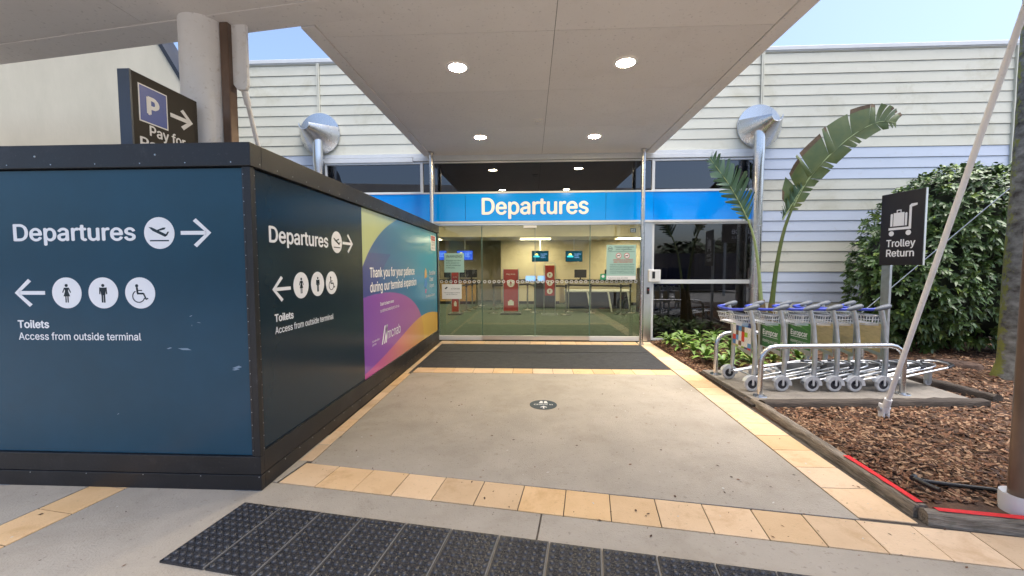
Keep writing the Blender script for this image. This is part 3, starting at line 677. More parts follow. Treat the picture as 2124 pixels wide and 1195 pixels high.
t2 = totem(-2.42, 12.75, .22, 1.36, 'narrow red totem sign seen through the left pane')
sf = empty('sign_frame', (.62, 12.75, 0), 'tall tubular frame holding a red sign with three round symbols', 'sign stand')
MB().tube([(-.18, 0, .02), (-.18, 0, 1.6), (-.14, 0, 1.66), (.14, 0, 1.66), (.18, 0, 1.6), (.18, 0, .02)], .014, 6).tube([(-.25, -.2, .02), (.25, -.2, .02), (.25, .2, .02), (-.25, .2, .02)], .014, 6, closed=True).build('frame', M['galv'], sf)
MB().box(-.15, .15, -.02, .02, .62, 1.58).build('board', M['red'], sf)
ff = Fr((0, -.021, 0), (1, 0, 0), (0, 0, 1))
for zz in (.76, 1.02, 1.28): picto('man', ff, 0, zz, .09, sf, fg=M['red'])
# queue barriers
ORD = ['first', 'second', 'third', 'fourth', 'fifth', 'sixth', 'seventh', 'eighth', 'ninth', 'tenth', 'eleventh', 'twelfth', 'thirteenth', 'fourteenth', 'fifteenth', 'sixteenth', 'seventeenth']
def stanchion(x, y, q):
    s = empty('queue_post', (x, y, 0), 'steel queue barrier post with black belt head, %s from the left on the carpet' % ORD[q], 'queue post', group='queue barrier posts in the check-in hall')
    MB().lathe([(.0001, 0), (.17, 0), (.17, .015), (.03, .03), (.028, .9)], 12).build('pole', M['steel'], s, smooth=50)
    MB().lathe([(.04, .86), (.04, .97), (.0001, .975)], 10).build('belt_cassette', M['black'], s)
    return s
SP = [(-2.36, 12.9), (-2.2, 13.6), (-2.1, 14.3), (-2.02, 15.0), (-1.95, 15.7), (-1.22, 13.1), (-1.3, 14.5), (-1.0, 15.2), (-.85, 15.9), (-.1, 14.2), (.15, 13.4), (1.14, 12.8), (1.3, 13.6), (2.0, 13.3), (2.9, 12.9), (3.3, 13.3)]
_ord = sorted(SP, key=lambda p: p[0] / p[1])
for a, b in SP: stanchion(a, b, _ord.index((a, b)))
for k, ch in enumerate((SP[:5], SP[5:9], [(-1.22, 13.1), (-.1, 14.2), (.15, 13.4), (1.14, 12.8)], SP[11:])):
    for a, b in zip(ch, ch[1:]):
        d = Vector((b[0] - a[0], b[1] - a[1])); nn = Vector((-d.y, d.x)).normalized() * .003
        mb = MB().prism([(a[0] - nn.x, a[1] - nn.y), (b[0] - nn.x, b[1] - nn.y), (b[0] + nn.x, b[1] + nn.y), (a[0] + nn.x, a[1] + nn.y)], .885, .945)
        tag(mb.build('barrier_belt', M['belt']), 'black belt stretched between the %s and %s queue posts from the left' % tuple(ORD[v] for v in sorted((_ord.index(a), _ord.index(b)))), 'belt', 'belts between the queue posts')
for (xx, y) in ((-1.4, 12.5), (1.6, 12.2)):
    c = empty('ceiling_downlight', (xx, y, 3.31), 'round lit downlight in the hall ceiling, the %s of two' % ('left' if xx < 0 else 'right'), 'light', group='round downlights in the hall'); MB().lathe([(.0001, 0), (.1, 0), (.1, -.01)], 16).build('lens', M['lamp'], c); MB().lathe([(.1, -.012), (.13, -.012), (.13, .0)], 16).build('rim', M['white'], c)

# ================================================================== CANOPIES
SZ = 3.82
ec = empty('entrance_canopy', (0, 6, SZ), 'flat white panelled canopy reaching out from above the entrance doors', 'canopy')
def cp(mb, name, mat, par, **kw):
    mb.v = [(a - par.location.x, b - par.location.y, c - par.location.z) for a, b, c in mb.v]; return mb.build(name, mat, par, **kw)
XL, XR, XM = -2.02, 2.30, .235
edge_y = lambda x: 3.776 - .1395 * (x + 2.141)     # far edge of the kerb canopy soffit
cuts = [3.98, 5.28, 6.63, 8.20]
for (a, b) in ((XL, XM), (XM, XR)):
    g = .0028
    for i in range(3):
        cp(MB().prism([(a + g, cuts[i] + g), (b - g, cuts[i] + g), (b - g, cuts[i + 1] - g), (a + g, cuts[i + 1] - g)], SZ, SZ + .012), 'soffit_panel', M['soffit'], ec)
    lo = lambda x: edge_y(x) - .0
    cp(MB().prism([(a + g, lo(a) + g), (b - g, lo(b) + g), (b - g, cuts[0] - g), (a + g, cuts[0] - g)], SZ, SZ + .012), 'soffit_panel', M['soffit'], ec)
for (a, b, s) in ((-2.17, XL - .004, -1), (XR + .004, 2.47, 1)):
    cp(MB().prism([(a, edge_y(a) + .02), (b, edge_y(b) + .02), (b, 8.2), (a, 8.2)], SZ - .012, SZ + .30), 'edge_trim', M['soffit'], ec, bevel=.004)
cp(MB().prism([(-2.02 + .001, edge_y(-2.02)), (2.30, edge_y(2.3)), (2.30, 8.2), (-2.019, 8.2)], SZ + .016, SZ + .28), 'roof_slab', M['grout'], ec)
hx = empty('soffit_hatch', (.115, 6.42, SZ), 'small square junction plate in the entrance canopy soffit', 'hatch')
MB().box(-.07, .08, -.14, .14, -.018, -.001).build('plate', M['soffit'], hx, bevel=.004); MB().box(-.045, .05, -.10, .02, -.03, -.0185).build('cover', M['soffit'], hx, bevel=.004)
kc = empty('kerb_canopy', (0, 1, SZ), 'long white canopy over the kerbside walkway carried on round columns', 'canopy')
for i in range(8):
    x0, x1 = -13.2 + i * 3.2, -13.2 + (i + 1) * 3.2
    for (d0, d1) in ((-.30, -1.6), (-1.6, -2.9)):
        cp(MB().prism([(x0 + .003, edge_y(x0) + d1 + .003), (x1 - .003, edge_y(x1) + d1 + .003), (x1 - .003, edge_y(x1) + d0 - .003), (x0 + .003, edge_y(x0) + d0 - .003)], SZ + .0, SZ + .012), 'soffit_panel', M['soffit'], kc)
    cp(MB().prism([(x0 + .001, edge_y(x0) - .298), (x1 - .001, edge_y(x1) - .298), (x1 - .001, edge_y(x1) - .002), (x0 + .001, edge_y(x0) - .002)], SZ - .01, SZ + .32), 'edge_beam', M['soffit'], kc)
cp(MB().prism([(-13.2, edge_y(-13.2) - 2.95), (12.4, edge_y(12.4) - 2.95), (12.4, edge_y(12.4) - .30), (-13.2, edge_y(-13.2) - .30)], SZ + .016, SZ + .3), 'roof_slab', M['grout'], kc)
# downlights
for (a, b, s) in ((-.827, 4.628, 'lit round downlight in the canopy soffit, front left one'), (1.062, 4.617, 'lit round downlight in the canopy soffit, front right one'),
                  (-.878, 7.084, 'lit round downlight in the canopy soffit, left one nearest the doors'), (1.118, 7.139, 'lit round downlight in the canopy soffit, right one nearest the doors')):
    d = empty('downlight', (a, b, SZ), s, 'downlight', group='downlights in the entrance canopy')
    MB().lathe([(.0001, -.006), (.075, -.006), (.10, -.004)], 28).build('lens', M['lamp'], d)
    MB().lathe([(.10, -.001), (.10, -.012), (.125, -.010), (.13, -.001)], 28).build('rim', M['whitepaint'], d, smooth=60)
# columns
def column(x, y, lab, side):
    c = empty('canopy_column', (x, y, 0), lab, 'column', group='round canopy columns')
    MB().lathe([(.19, -.03), (.19, SZ - .002)], 40).build('shaft', M['whitepaint'], c, smooth=60)
    return c
cl = column(-3.06, 3.72, 'round white steel column rising behind the hoarding and parking sign', 1)
cr = column(3.335, 2.50, 'round white steel column at the edge of the mulch bed', -1)
dpl = tag(MB().box(-.04, .04, -.05, .05, 0, SZ - .01).build('downpipe', M['brownsteel'], smooth=50, bevel=.008), 'brown downpipe against the column behind the hoarding', 'downpipe'); dpl.location = (-2.83, 3.72, 0)
dp = tag(MB().lathe([(.05, -.03), (.05, SZ - .01)], 20).build('downpipe', M['brownsteel'], smooth=60), 'brown round downpipe standing in a white collar in the mulch', 'downpipe'); dp.location = (2.985, 2.50, 0)
MB().lathe([(.05, .15), (.084, .16), (.086, .15), (.082, -.05)], 24).build('collar', M['pvc'], dp, smooth=40)
MB().lathe([(.0515, 1.9), (.053, 1.91), (.053, 1.93), (.0515, 1.94)], 20).build('bracket', M['white'], dp)
# bracket fin, fork and stay of the left column
def brk(x0, x1, y, z0, lab, sgn=1):
    fr = Fr((x0, y, 0), (sgn, 0, 0), (0, 0, 1)); o = empty('stay_bracket', (0, 0, 0), lab, 'bracket'); W_ = abs(x1 - x0); L_ = SZ - .002
    MB().fprism(fr, [(0, 3.42), (W_ - .14, z0 + .05), (W_ - .10, z0), (W_ - .02, z0), (W_, z0 + .04), (W_, L_), (0, L_)], -.02, .02).build('fin', M['whitepaint'], o, bevel=.006)
    return o
brk(-2.86, -2.655, 3.74, 3.22, 'white steel fin under the canopy beside the left column')
def stay(a, b, lab, fork_top=True):
    a, b = Vector(a), Vector(b); d = (b - a).normalized(); o = empty('stay_rod', a, lab, 'stay rod', group='slanting white stay rods')
    L_ = (b - a)
    MB().tube([d * .16, L_ - d * .12], .021, 12).build('rod', M['whitepaint'], o, smooth=60)
    MB().tube([d * .02, d * .17], .03, 10).build('sleeve', M['whitepaint'], o, smooth=60); MB().tube([L_ - d * .14, L_ - d * .0], .03, 10).build('fork', M['whitepaint'], o, smooth=60)
    return o
brk(3.40, 3.20, 2.72, 3.50, 'white steel fin under the canopy beside the right column', -1)
s1 = stay((3.49, 4.03, .09), (3.335, 2.86, 3.564), 'long white slanting stay rod anchored in the mulch before the trolleys')
MB().box(-.032, -.012, -.035, .03, -.09, .10).box(.012, .032, -.035, .03, -.09, .10).box(-.04, .04, -.05, .05, -.1, -.06).build('anchor_fork', M['whitepaint'], s1, bevel=.006)
MB().lathe([(.0001, -.05), (.022, -.05), (.022, .05), (.0001, .05)], 12, (0, 0, .05), axis='x').build('pin', M['galv'], s1)
MB().prism([(-.26, .0), (-.05, -.06), (-.05, .10)], -.075, -.062).build('base_plate', M['whitepaint'], s1)
stay((-2.72, 4.85, .09), (-2.73, 3.78, 3.25), 'white stay rod running down behind the hoarding from its bracket')
# pale rendered screen at the far left
sc = empty('screen_wall', (-8, 6.2, 0), 'tall pale rendered screen wall with a slanting dark edged end', 'wall')
cp(MB().fprism(Fr((0, 6.2, 0), (1, 0, 0), (0, 0, 1)), [(-13, 0), (-4.1, 0), (-5.14, 4.0), (-5.84, 5.2), (-7.4, 7.4), (-13, 7.4)], -.15, .15), 'wall', M['render_'], sc)
cp(MB().fprism(Fr((0, 6.2, 0), (1, 0, 0), (0, 0, 1)), [(-4.09, 0), (-4.03, 0), (-5.07, 4.0), (-5.77, 5.2), (-7.33, 7.4), (-7.395, 7.4), (-5.835, 5.2), (-5.135, 4.0)], -.17, .17), 'edge_trim', M['dark'], sc)

# ================================================================== RAINWATER FUNNELS
def funnel(cx, cz, px, lab):
    f = empty('rainwater_funnel', (cx, FY - .03, cz), lab, 'rainwater funnel', group='stainless rainwater funnels on the terminal wall')
    MB().lathe([(.0001, .0), (.42, .0), (.425, -.03), (.0001, -.032)][::-1], 48, axis='y').build('back_plate', M['steel'], f, smooth=40)
    # half cone below the axis, open on top
    a0, a1 = R(180 - 18), R(360 + 18)
    prof = [(.42, -.033), (.10, -.62)]
    MB().lathe(prof, 30, (0, 0, .0), axis='y', a0=a0, a1=a1).lathe([(.095, -.62), (.10, -.622), (.41, -.04)], 30, axis='y', a0=a0, a1=a1).build('cone', M['steel'], f, smooth=60)
    s = 1 if px > cx else -1
    MB().tube([(px - cx, -.27, -.16), (px - cx, -.27, -.5), (px - cx, -.27, -.62), (px - cx, -.25, -.8), (px - cx, -.25, -cz)], .098, 20).build('downpipe', M['steel'], f, smooth=60)
    for zz in (-.62, -1.98, -3.2): MB().lathe([(.098, -.012), (.103, -.01), (.103, .01), (.098, .012)], 20, (px - cx, -.26, zz)).build('pipe_joint', M['steel'], f, smooth=40)
funnel(4.52, 4.30, 4.40, 'stainless half cone rainwater funnel and pipe right of the entrance')
funnel(-4.37, 4.31, -4.29, 'stainless half cone rainwater funnel seen above the hoarding')

# ================================================================== HOARDING
hd = empty('hoarding', (-1.86, 2.6, 0), 'black framed site hoarding with printed direction panels left of the path', 'hoarding')
HY, HX, HE = 2.6, -1.86, 8.02
def hp(mb, name, mat, par=None, **kw):
    mb.v = [(a + 1.86, b - 2.6, c) for a, b, c in mb.v]; return mb.build(name, mat, par or hd, **kw)
def hfix(o, lv=0):
    o.location = (1.86, -2.6, 0); return o
XW = -6.5
hp(MB().box(XW, HX - .045, HY + .045, HE, .02, 2.36), 'infill', M['dark'])
# base board, bottom rail, top cap on both faces
hp(MB().box(XW, HX + .0, HY, HY + .04, .0, .108), 'base_board', M['dark'], bevel=.003)
hp(MB().box(HX - .04, HX, HY + .04, HE, .0, .108), 'base_board', M['dark'], bevel=.003)
hp(MB().box(XW, HX - .004, HY + .004, HY + .044, .111, .238), 'bottom_rail', M['dark'], bevel=.003)
hp(MB().box(HX - .044, HX - .004, HY + .044, HE - .003, .111, .26), 'bottom_rail', M['dark'], bevel=.003)
hp(MB().box(XW, HX + .012, HY - .012, HY + .1, 2.222, 2.375), 'cap', M['dark'], bevel=.003)
hp(MB().box(HX - .09, HX + .012, HY + .1, HE + .005, 2.222, 2.375), 'cap', M['dark'], bevel=.003)
hp(MB().box(HX - .044, HX - .003, HY + .003, HY + .044, .24, 2.221), 'corner_post', M['dark'], bevel=.004)
hp(MB().box(HX - .066, HX - .048, HY + .010, HY + .04, .24, 2.221).box(HX - .035, HX - .010, HY + .048, HY + .062, .24, 2.221), 'panel_trim', M['black'], bevel=.002)
hp(MB().box(HX - .04, HX - .006, HE - .05, HE, .26, 2.221), 'end_post', M['dark'], bevel=.004)
PX0 = -4.9
hp(MB().box(PX0, HX - .069, HY + .024, HY + .034, .241, 2.214), 'direction_panel', M['navy'])
hp(MB().box(XW, PX0 - .01, HY + .024, HY + .034, .241, 2.214), 'direction_panel', M['navy'])
hp(MB().box(HX - .034, HX - .024, HY + .064, 4.40, .262, 2.214), 'direction_panel', M['slate'])
for xx in (-3.35, -2.5): hp(MB().lathe([(.0001, -.004), (.005, -.004), (.007, 0)], 8, (xx, HY - .012, 2.30), axis='y'), 'rivet', M['galv'])
hp(MB().box(-2.05, HX - .01, HY - .006, HY + .02, -.003, .001).box(-4.2, -3.72, HY - .006, HY + .02, -.003, .001), 'packer', M['galv'])
F1 = XZ(HY + .0235); F2 = YZ(HX - .0235)
hfix(text(F1, 'Departures', -3.585, 1.737, .88, .112, M['vinyl'], hd, bold=.022))
hfix(picto('plane', F1, -2.531, 1.784, .108, hd)); hfix(arrow(F1, -2.378, -2.172, 1.784, M['vinyl'], hd))
hfix(arrow(F1, -3.60, -3.385, 1.374, M['vinyl'], hd, left=True))
for a, k in ((-3.224, 'woman'), (-2.957, 'man'), (-2.69, 'wheel')): hfix(picto(k, F1, a, 1.374, .108, hd))
hfix(text(F1, 'Toilets', -3.60, 1.128, .228, .052, M['vinyl'], hd, bold=.03)); hfix(text(F1, 'Access from outside terminal', -3.60, 1.044, .90, .050, M['vinyl'], hd, bold=.012))
hfix(text(F2, 'Departures', 2.808, 1.732, .835, .114, M['vinyl'], hd, bold=.022))
hfix(picto('plane', F2, 3.815, 1.79, .105, hd)); hfix(arrow(F2, 3.935, 4.155, 1.79, M['vinyl'], hd))
hfix(arrow(F2, 2.83, 3.045, 1.385, M['vinyl'], hd, left=True))
for a, k in ((3.19, 'woman'), (3.445, 'man'), (3.695, 'wheel')): hfix(picto(k, F2, a, 1.40, .108, hd))
hfix(text(F2, 'Toilets', 2.838, 1.145, .23, .054, M['vinyl'], hd, bold=.03)); hfix(text(F2, 'Access from outside terminal', 2.838, 1.055, .87, .051, M['vinyl'], hd, bold=.012))
def mural(u, v):
    t = (u - 4.4) / 3.6; s = (v - .28) / 1.95
    def mixc(a, b, f): f = np.clip(f, 0, 1)[:, None]; return a * (1 - f) + b * f
    green = mixc(S2L(120, 165, 160)[None], S2L(186, 198, 148)[None], 1.15 - t * 1.6 + (s - .9) * .3)
    blue = mixc(S2L(72, 88, 150)[None], S2L(70, 170, 195)[None], t * .95 + (s - .5) * .35)
    c = blue
    def ins(cx, cy, rx, ry, p=2.): return 1 - (np.abs((u - cx) / rx) ** p + np.abs((v - cy) / ry) ** p)
    e = .012
    f = np.clip(-ins(6.75, 1.02, 2.55, 1.33) / e, 0, 1); f = np.where((u < 6.4) & (v > 1.3), f, 0)
    c = c * (1 - f[:, None]) + green * f[:, None]
    f2 = np.clip(-ins(6.35, .70, 1.75, 1.25) / e, 0, 1); f2 = np.where((u < 5.3) & (v > .9) & (v < 1.72), f2, 0) * .35 * (1 - f)
    c = c * (1 - f2[:, None]) + S2L(80, 66, 140)[None] * f2[:, None]
    pur = np.clip(ins(4.9, .36, 2.02, .86, 2.1) / e, 0, 1)[:, None]
    purple = mixc(S2L(138, 84, 175)[None], S2L(190, 120, 165)[None], t * 1.3)
    c = c * (1 - pur) + purple * pur
    hill = .25 + .46 * np.exp(-((u - 7.1) / 2.0) ** 2)
    hm = np.clip((hill - v) / .008, 0, 1)[:, None]
    oc = mixc(S2L(205, 90, 160)[None], S2L(236, 178, 96)[None], (u - 4.6) / 2.2) 
    oc2 = S2L(240, 190, 90)[None]
    oc = oc * pur * .96 + oc2 * (1 - pur)
    return c * (1 - hm) + oc * hm
mu = printed('mural_panel', Fr((0, -2.6, 0), (0, 1, 0), (0, 0, 1)), 4.403, HE - .052, .262, 2.214, 420, 230, mural, M['printm'], hd, w=-.024)
FM = YZ(HX - .0236)
def ht(s, u, v, wd, cap, bold=0., m='vinyl'): return hfix(text(FM, s, u, v, wd, cap, M[m], hd, bold=bold))
ht('Thank you for your patience', 4.60, 1.425, 1.80, .115, .022); ht('during our terminal expansion', 4.60, 1.25, 1.90, .115, .022)
ht('Scan to learn more', 4.90, 1.06, .50, .042, .02); ht('sunshinecoastairport.com.au', 4.90, .975, .72, .042)
ht('mcnab', 5.14, .60, .52, .135, -.0); ht('Construction', 4.63, .64, .22, .026); ht('partner', 4.63, .60, .12, .026)
lg = MB()
for a in (0, .08): lg.fprism(FM, [(4.93 + a, .56), (4.965 + a, .56), (5.075 + a, .79), (5.04 + a, .79)], .0003, .0015)
lg.fprism(FM, [(5.075, .56), (5.105, .56), (5.135, .79), (5.10, .79)], .0003, .0015)
hfix(lg.build('logo', M['vinyl'], hd))
lg = MB().fprism(FM, [(7.02, 1.34), (7.18, 1.36), (7.16, 1.48), (7.1, 1.53), (7.04, 1.47)], .0003, .0012, 0).fprism(FM, [(6.97, 1.20), (7.12, 1.16), (7.20, 1.24), (7.16, 1.36), (7.05, 1.33)], .0003, .0012, 1).fprism(FM, [(7.05, 1.08), (7.12, 1.07), (7.15, 1.14), (7.08, 1.15)], .0003, .0012, 2)
hfix(lg.build('logo', [pbr('logo gold', (.75, .45, .15), .4), pbr('logo blue', (.05, .25, .6), .4), pbr('logo pink', (.6, .1, .3), .4)], hd))
ht('Sunshine', 7.36, 1.40, .46, .075, .01); ht('Coast', 7.36, 1.28, .28, .075, .01); ht('Airport', 7.36, 1.16, .34, .07); ht('The Natural Choice', 7.08, .99, .66, .05)
hfix(MB().fbox(FM, 7.50, 7.84, 1.86, 2.15, .0005, .004).build('notice', M['paper'], hd)); FN = YZ(HX - .0195)
hfix(MB().fbox(FN, 7.52, 7.82, 2.05, 2.135, .0002, .001).build('notice_header', M['redink'], hd))
for s, v in (('DANGER', 2.07),): hfix(text(YZ(HX - .018), s, 7.54, v, .26, .045, M['paper'], hd))
for s, v in (('CONSTRUCTION', 2.0), ('SITE', 1.95), ('KEEP OUT', 1.89)): hfix(text(FN, s, 7.54, v, .26, .032, M['ink'], hd))

# parking sign
pk = empty('parking_sign', (-2.935, 3.16, 0), 'tall brown black Pay for Parking sign with a blue P square', 'sign')
MB().box(-.09, 0, -.28, .30, 1.2, 3.005).build('board', M['signbrown'], pk, bevel=.003); MB().box(-.07, -.02, -.03, .03, 0, 1.2).build('post', M['galv'], pk)
MB().box(-.091, .001, -.296, -.281, 1.2, 3.006).build('edge', pbr('sign edge', (.05, .065, .095), .4), pk)
FP = Fr((.0005, 0, 0), (0, 1, 0), (0, 0, 1))
fp = MB().fbox(FP, -.235, .005, 2.655, 2.935, 0, .0012).build('symbol_border', M['vinyl'], pk); MB().fbox(FP, -.225, -.005, 2.665, 2.925, .0014, .0024).build('symbol_square', M['pblue'], fp)
text(FP, 'P', -.165, 2.73, .085, .125, M['vinyl'], fp, bold=.045, w=.003)
arrow(FP, .03, .235, 2.795, M['vinyl'], pk, th=.032, hh=.085)
text(FP, 'Pay for', -.155, 2.568, .315, .076, M['vinyl'], pk, bold=.022); text(FP, 'Parking', -.235, 2.462, .42, .076, M['vinyl'], pk, bold=.022)

# ================================================================== MULCH BED
bed = [(2.42, 2.50), (8.5, 1.65), (14, 1.2), (14, 8.27), (2.44, 8.20), (2.46, 5.9)]
def bz(x, y):
    q = max(2.4 - x, x - 5.3, 4.3 - y, y - 6.1, 0.)           # lower round the trolley pad
    k_ = min(1., q / .5)
    return .012 + k_ * (bz0(x, y) - .012)
def bz0(x, y): return .02 + .05 * (math.sin(x * 1.7 + .4) * math.cos(y * 1.3)) * .6 + min(.05, max(0, (x - 2.5) * .04)) + .018 * math.sin(x * 5.1 + y * 3.7)
gx, gy = 120, 90; mbm = MB()
for j in range(gy + 1):
    for i in range(gx + 1):
        x_ = 2.43 + (12 - 2.43) * (i / gx) ** 1.3; y_ = 8.28 + ((2.47 - (x_ - 2.42) * .148) - 8.28) * (j / gy)
        mbm.v.append((x_, y_, bz(x_, y_) * min(1, (x_ - 2.42) * 4 + .1)))
k = gx + 1
mbm.f = [((j + 1) * k + i, (j + 1) * k + i + 1, j * k + i + 1, j * k + i) for j in range(gy) for i in range(gx)]; mbm.m = [0] * len(mbm.f)
tag(mbm.build('mulch_bed', M['mulch'], smooth=60), kind='structure')
def chips(n, matidx_p):
    V = []; F = []; MI = []
    for q in range(n):
        for _ in range(50):
            t = RNG.random() ** 1.7; x_ = 2.47 + t * 6.6; y_ = RNG.uniform(2.3, 8.2)
            if y_ < 2.62 - (x_ - 2.42) * .148: continue
            if x_ < 2.62 and y_ < 4.6: 
                if x_ < 2.55: continue
            if 2.5 < x_ < 5.0 and 4.50 < y_ < 5.85: continue
            if RNG.random() > 1.25 - (y_ - 2.4) * .13: continue
            break
        z_ = bz(x_, y_) * min(1, (x_ - 2.42) * 4 + .1) + RNG.uniform(.002, .018)
        L_ = RNG.uniform(.014, .052) if RNG.random() < .93 else RNG.uniform(.05, .10); W_ = RNG.uniform(.004, .013); T_ = RNG.uniform(.002, .005)
        a, p, r_ = RNG.uniform(0, 6.28), RNG.normal(0, .28), RNG.normal(0, .4)
        m = Matrix.Translation((x_, y_, z_)) @ Matrix.Rotation(a, 4, 'Z') @ Matrix.Rotation(p, 4, 'Y') @ Matrix.Rotation(r_, 4, 'X')
        b = len(V); tp_ = RNG.uniform(.3, 1)
        for c in ((-L_, -W_, 0), (L_, -W_ * tp_, 0), (L_, W_ * tp_, 0), (-L_, W_, 0), (-L_, -W_, T_), (L_, -W_ * tp_, T_), (L_, W_ * tp_, T_), (-L_, W_, T_)): V.append(tuple(m @ Vector((c[0] / 1.6, c[1], c[2]))))
        F += [(b + 4, b + 5, b + 6, b + 7), (b, b + 1, b + 5, b + 4), (b + 1, b + 2, b + 6, b + 5), (b + 2, b + 3, b + 7, b + 6), (b + 3, b, b + 4, b + 7)]
        MI += [int(RNG.choice(3, p=matidx_p))] * 5
    return V, F, MI
V, F_, MI = chips(24000, (.36, .42, .22)); me = bpy.data.meshes.new('mulch_chips'); me.from_pydata(V, [], F_); me.polygons.foreach_set('material_index', MI)
mo = link('mulch_chips', me, [M['chipa'], M['chipb'], M['chipc']]); tag(mo, 'loose bark mulch chips covering the garden bed', 'mulch', kind='stuff')

# timber sleepers
def sleeper(a, b, wd, z0, z1, mat, lab, name='timber_sleeper', seg=14, red=None, grp=None, rough=.006):
    a, b = Vector(a), Vector(b); d = b - a; L_ = d.length; ang = math.atan2(d.y, d.x)
    o = empty(name, (a.x, a.y, 0), lab, 'sleeper', rz=ang, group=grp); mb = MB()
    prof = [(-wd / 2, z0), (wd / 2, z0), (wd / 2 + .001, z1 - .018), (wd / 2 - .014, z1 - .002), (.0, z1 + .002), (-wd / 2 + .014, z1 - .002), (-wd / 2 - .001, z1 - .018)]; n = len(prof)
    for i in range(seg + 1):
        x_ = L_ * i / seg
        for (p, q) in prof: mb.v.append((x_, p + random.gauss(0, rough * .6), q + (random.gauss(0, rough * .5) if q > z0 else 0)))
    for i in range(seg):
        for j in range(n): mb.f.append((i * n + j, i * n + (j + 1) % n, (i + 1) * n + (j + 1) % n, (i + 1) * n + j)[::-1])
    mb.f.append(tuple(range(n))); mb.f.append(tuple(seg * n + j for j in range(n - 1, -1, -1))); mb.m = [0] * len(mb.f)
    mb.build('timber', mat, o, smooth=70)
    if red:
        r0, r1 = red; rm_ = MB(); ns = 10
        for i in range(ns + 1):
            x_ = r0 + (r1 - r0) * i / ns; e = random.gauss(0, .003)
            for (p, q) in ((-.012 + e, z1 + .007), (wd / 2 - .012, z1 + .007), (wd / 2 + .004, z1 - .016)): rm_.v.append((x_, p, q))
        for i in range(ns):
            for j in range(2): rm_.f.append((i * 3 + j, (i + 1) * 3 + j, (i + 1) * 3 + j + 1, i * 3 + j + 1)[::-1])
        rm_.m = [0] * len(rm_.f); rm_.build('red_paint', M['redpaint'], o)
    return o
sleeper((2.515, 4.52), (2.415, 2.50), .085, -.04, .070, M['timber'], 'grey weathered sleeper edging the path, its near end painted red', red=(1.38, 2.0), seg=24)
sleeper((2.385, 2.452), (4.9, 2.08), .085, -.04, .070, M['timber'], 'grey weathered sleeper with red painted top at the near corner of the bed', red=(.07, 1.9), seg=24)
sleeper((2.52, 4.385), (4.98, 4.53), .12, -.04, .085, M['timberd'], 'dark mossy sleeper along the front of the trolley pad', seg=24, rough=.008)
sleeper((5.02, 5.95), (5.22, 4.62), .12, -.03, .10, M['timberd'], 'dark rotted sleeper at the right end of the trolley pad', seg=16, rough=.012)
pad = tag(MB().prism([(2.50, 4.45), (4.94, 4.60), (4.98, 5.95), (2.47, 5.78)], -.05, .058).build('trolley_pad', M['padc'], bevel=.006), kind='structure')
tag(MB().prism([(2.43, 4.42), (2.515, 4.40), (2.49, 5.80), (2.445, 5.80)], -.05, .03).build('pad_edge', M['timberd']), kind='structure')
# stump
sp_ = tag(MB().lathe([(.26, -.05), (.24, .06), (.22, .085), (.10, .075), (.0001, .08)], 18).build('tree_stump', M['wood'], smooth=50), 'low dark sawn tree stump half buried in mulch', 'stump'); sp_.location = (6.35, 6.15, .03)
for v in sp_.data.vertices: v.co.x *= 1 + random.uniform(-.12, .12); v.co.y *= 1 + random.uniform(-.12, .12); v.co.z += random.uniform(-.01, .012)
# hose
hz = tag(MB().tube([(2.93, 2.62, .06), (2.85, 2.70, .075), (2.72, 2.74, .07), (2.60, 2.76, .075), (2.50, 2.79, .075), (2.455, 2.815, .085)], .013, 10).build('hose', M['hose'], smooth=60), 'black irrigation hose ending in an elbow on the mulch', 'hose')
MB().tube([(2.45, 2.80, .085), (2.462, 2.70, .085), (2.475, 2.655, .085)], .016, 10).tube([(2.44, 2.80, .085), (2.48, 2.83, .085)], .018, 10).build('elbow', M['hose'], hz, smooth=60)
for o_ in (hz,): o_.location = (.17, -.03, .012)

# leaf bits and grit on the paving
lt = MB()
for q in range(640):
    if random.random() < .6: x_, y_ = random.uniform(-1.7, 2.3), random.uniform(2.1, 6.0)
    else: x_, y_ = random.uniform(-4.2, 3.0), random.uniform(1.2, 2.5)
    if y_ < 2.6 - .147 * (x_ + 1.77) + .0 and x_ > -1.95 and y_ > 1.8: continue
    if -1.8 > x_ and y_ > 2.5: continue
    a = random.uniform(0, 6.28); L_ = random.choice((.004, .005, .006, .008, .014)); W_ = L_ * random.uniform(.25, .7); m = Matrix.Translation((x_, y_, .0035)) @ Matrix.Rotation(a, 4, 'Z')
    lt.add([tuple(m @ Vector(c)) for c in ((-L_, 0, 0), (0, -W_, .001), (L_, 0, .002), (0, W_, .002))], [(0, 1, 2, 3)], random.choice((0, 0, 1, 2)))
tag(link('litter', lt.mesh('litter'), [M['chipc'], M['chipb'], pbr('pale grit', (.62, .60, .55), .8)]), 'tiny dry leaf bits and grit scattered over the paving', 'litter', kind='stuff')
sc_ = MB()
for (u_, v_, a_, L_, W_) in ((-2.335, 1.215, .3, .012, .003), (-2.28, 1.17, -.2, .016, .002), (-2.33, 1.15, 1.2, .006, .002), (-2.02, .86, .15, .035, .010), (-2.03, .845, .1, .028, .006), (-2.39, .985, -.1, .05, .008), (-2.5, .99, .2, .02, .005), (-2.9, .52, .6, .01, .002)):
    c_, s__ = math.cos(a_), math.sin(a_); sc_.fprism(F1, [(u_ + c_ * x1 - s__ * y1, v_ + s__ * x1 + c_ * y1) for x1, y1 in ((-L_, 0), (-L_ * .3, -W_), (L_, -W_ * .3), (L_ * .4, W_))], .0003, .0006)
scw = MB()
for q in range(26):
    x_ = -4.5 + q * .105
    if q % 3 == 0: scw.fprism(XZ(HY - .012), circ(x_, 2.245, .004, 6), .0002, .002)
    if q % 4 == 1: scw.fprism(XZ(HY - .0), circ(x_, .098, .004, 6), .0002, .002)
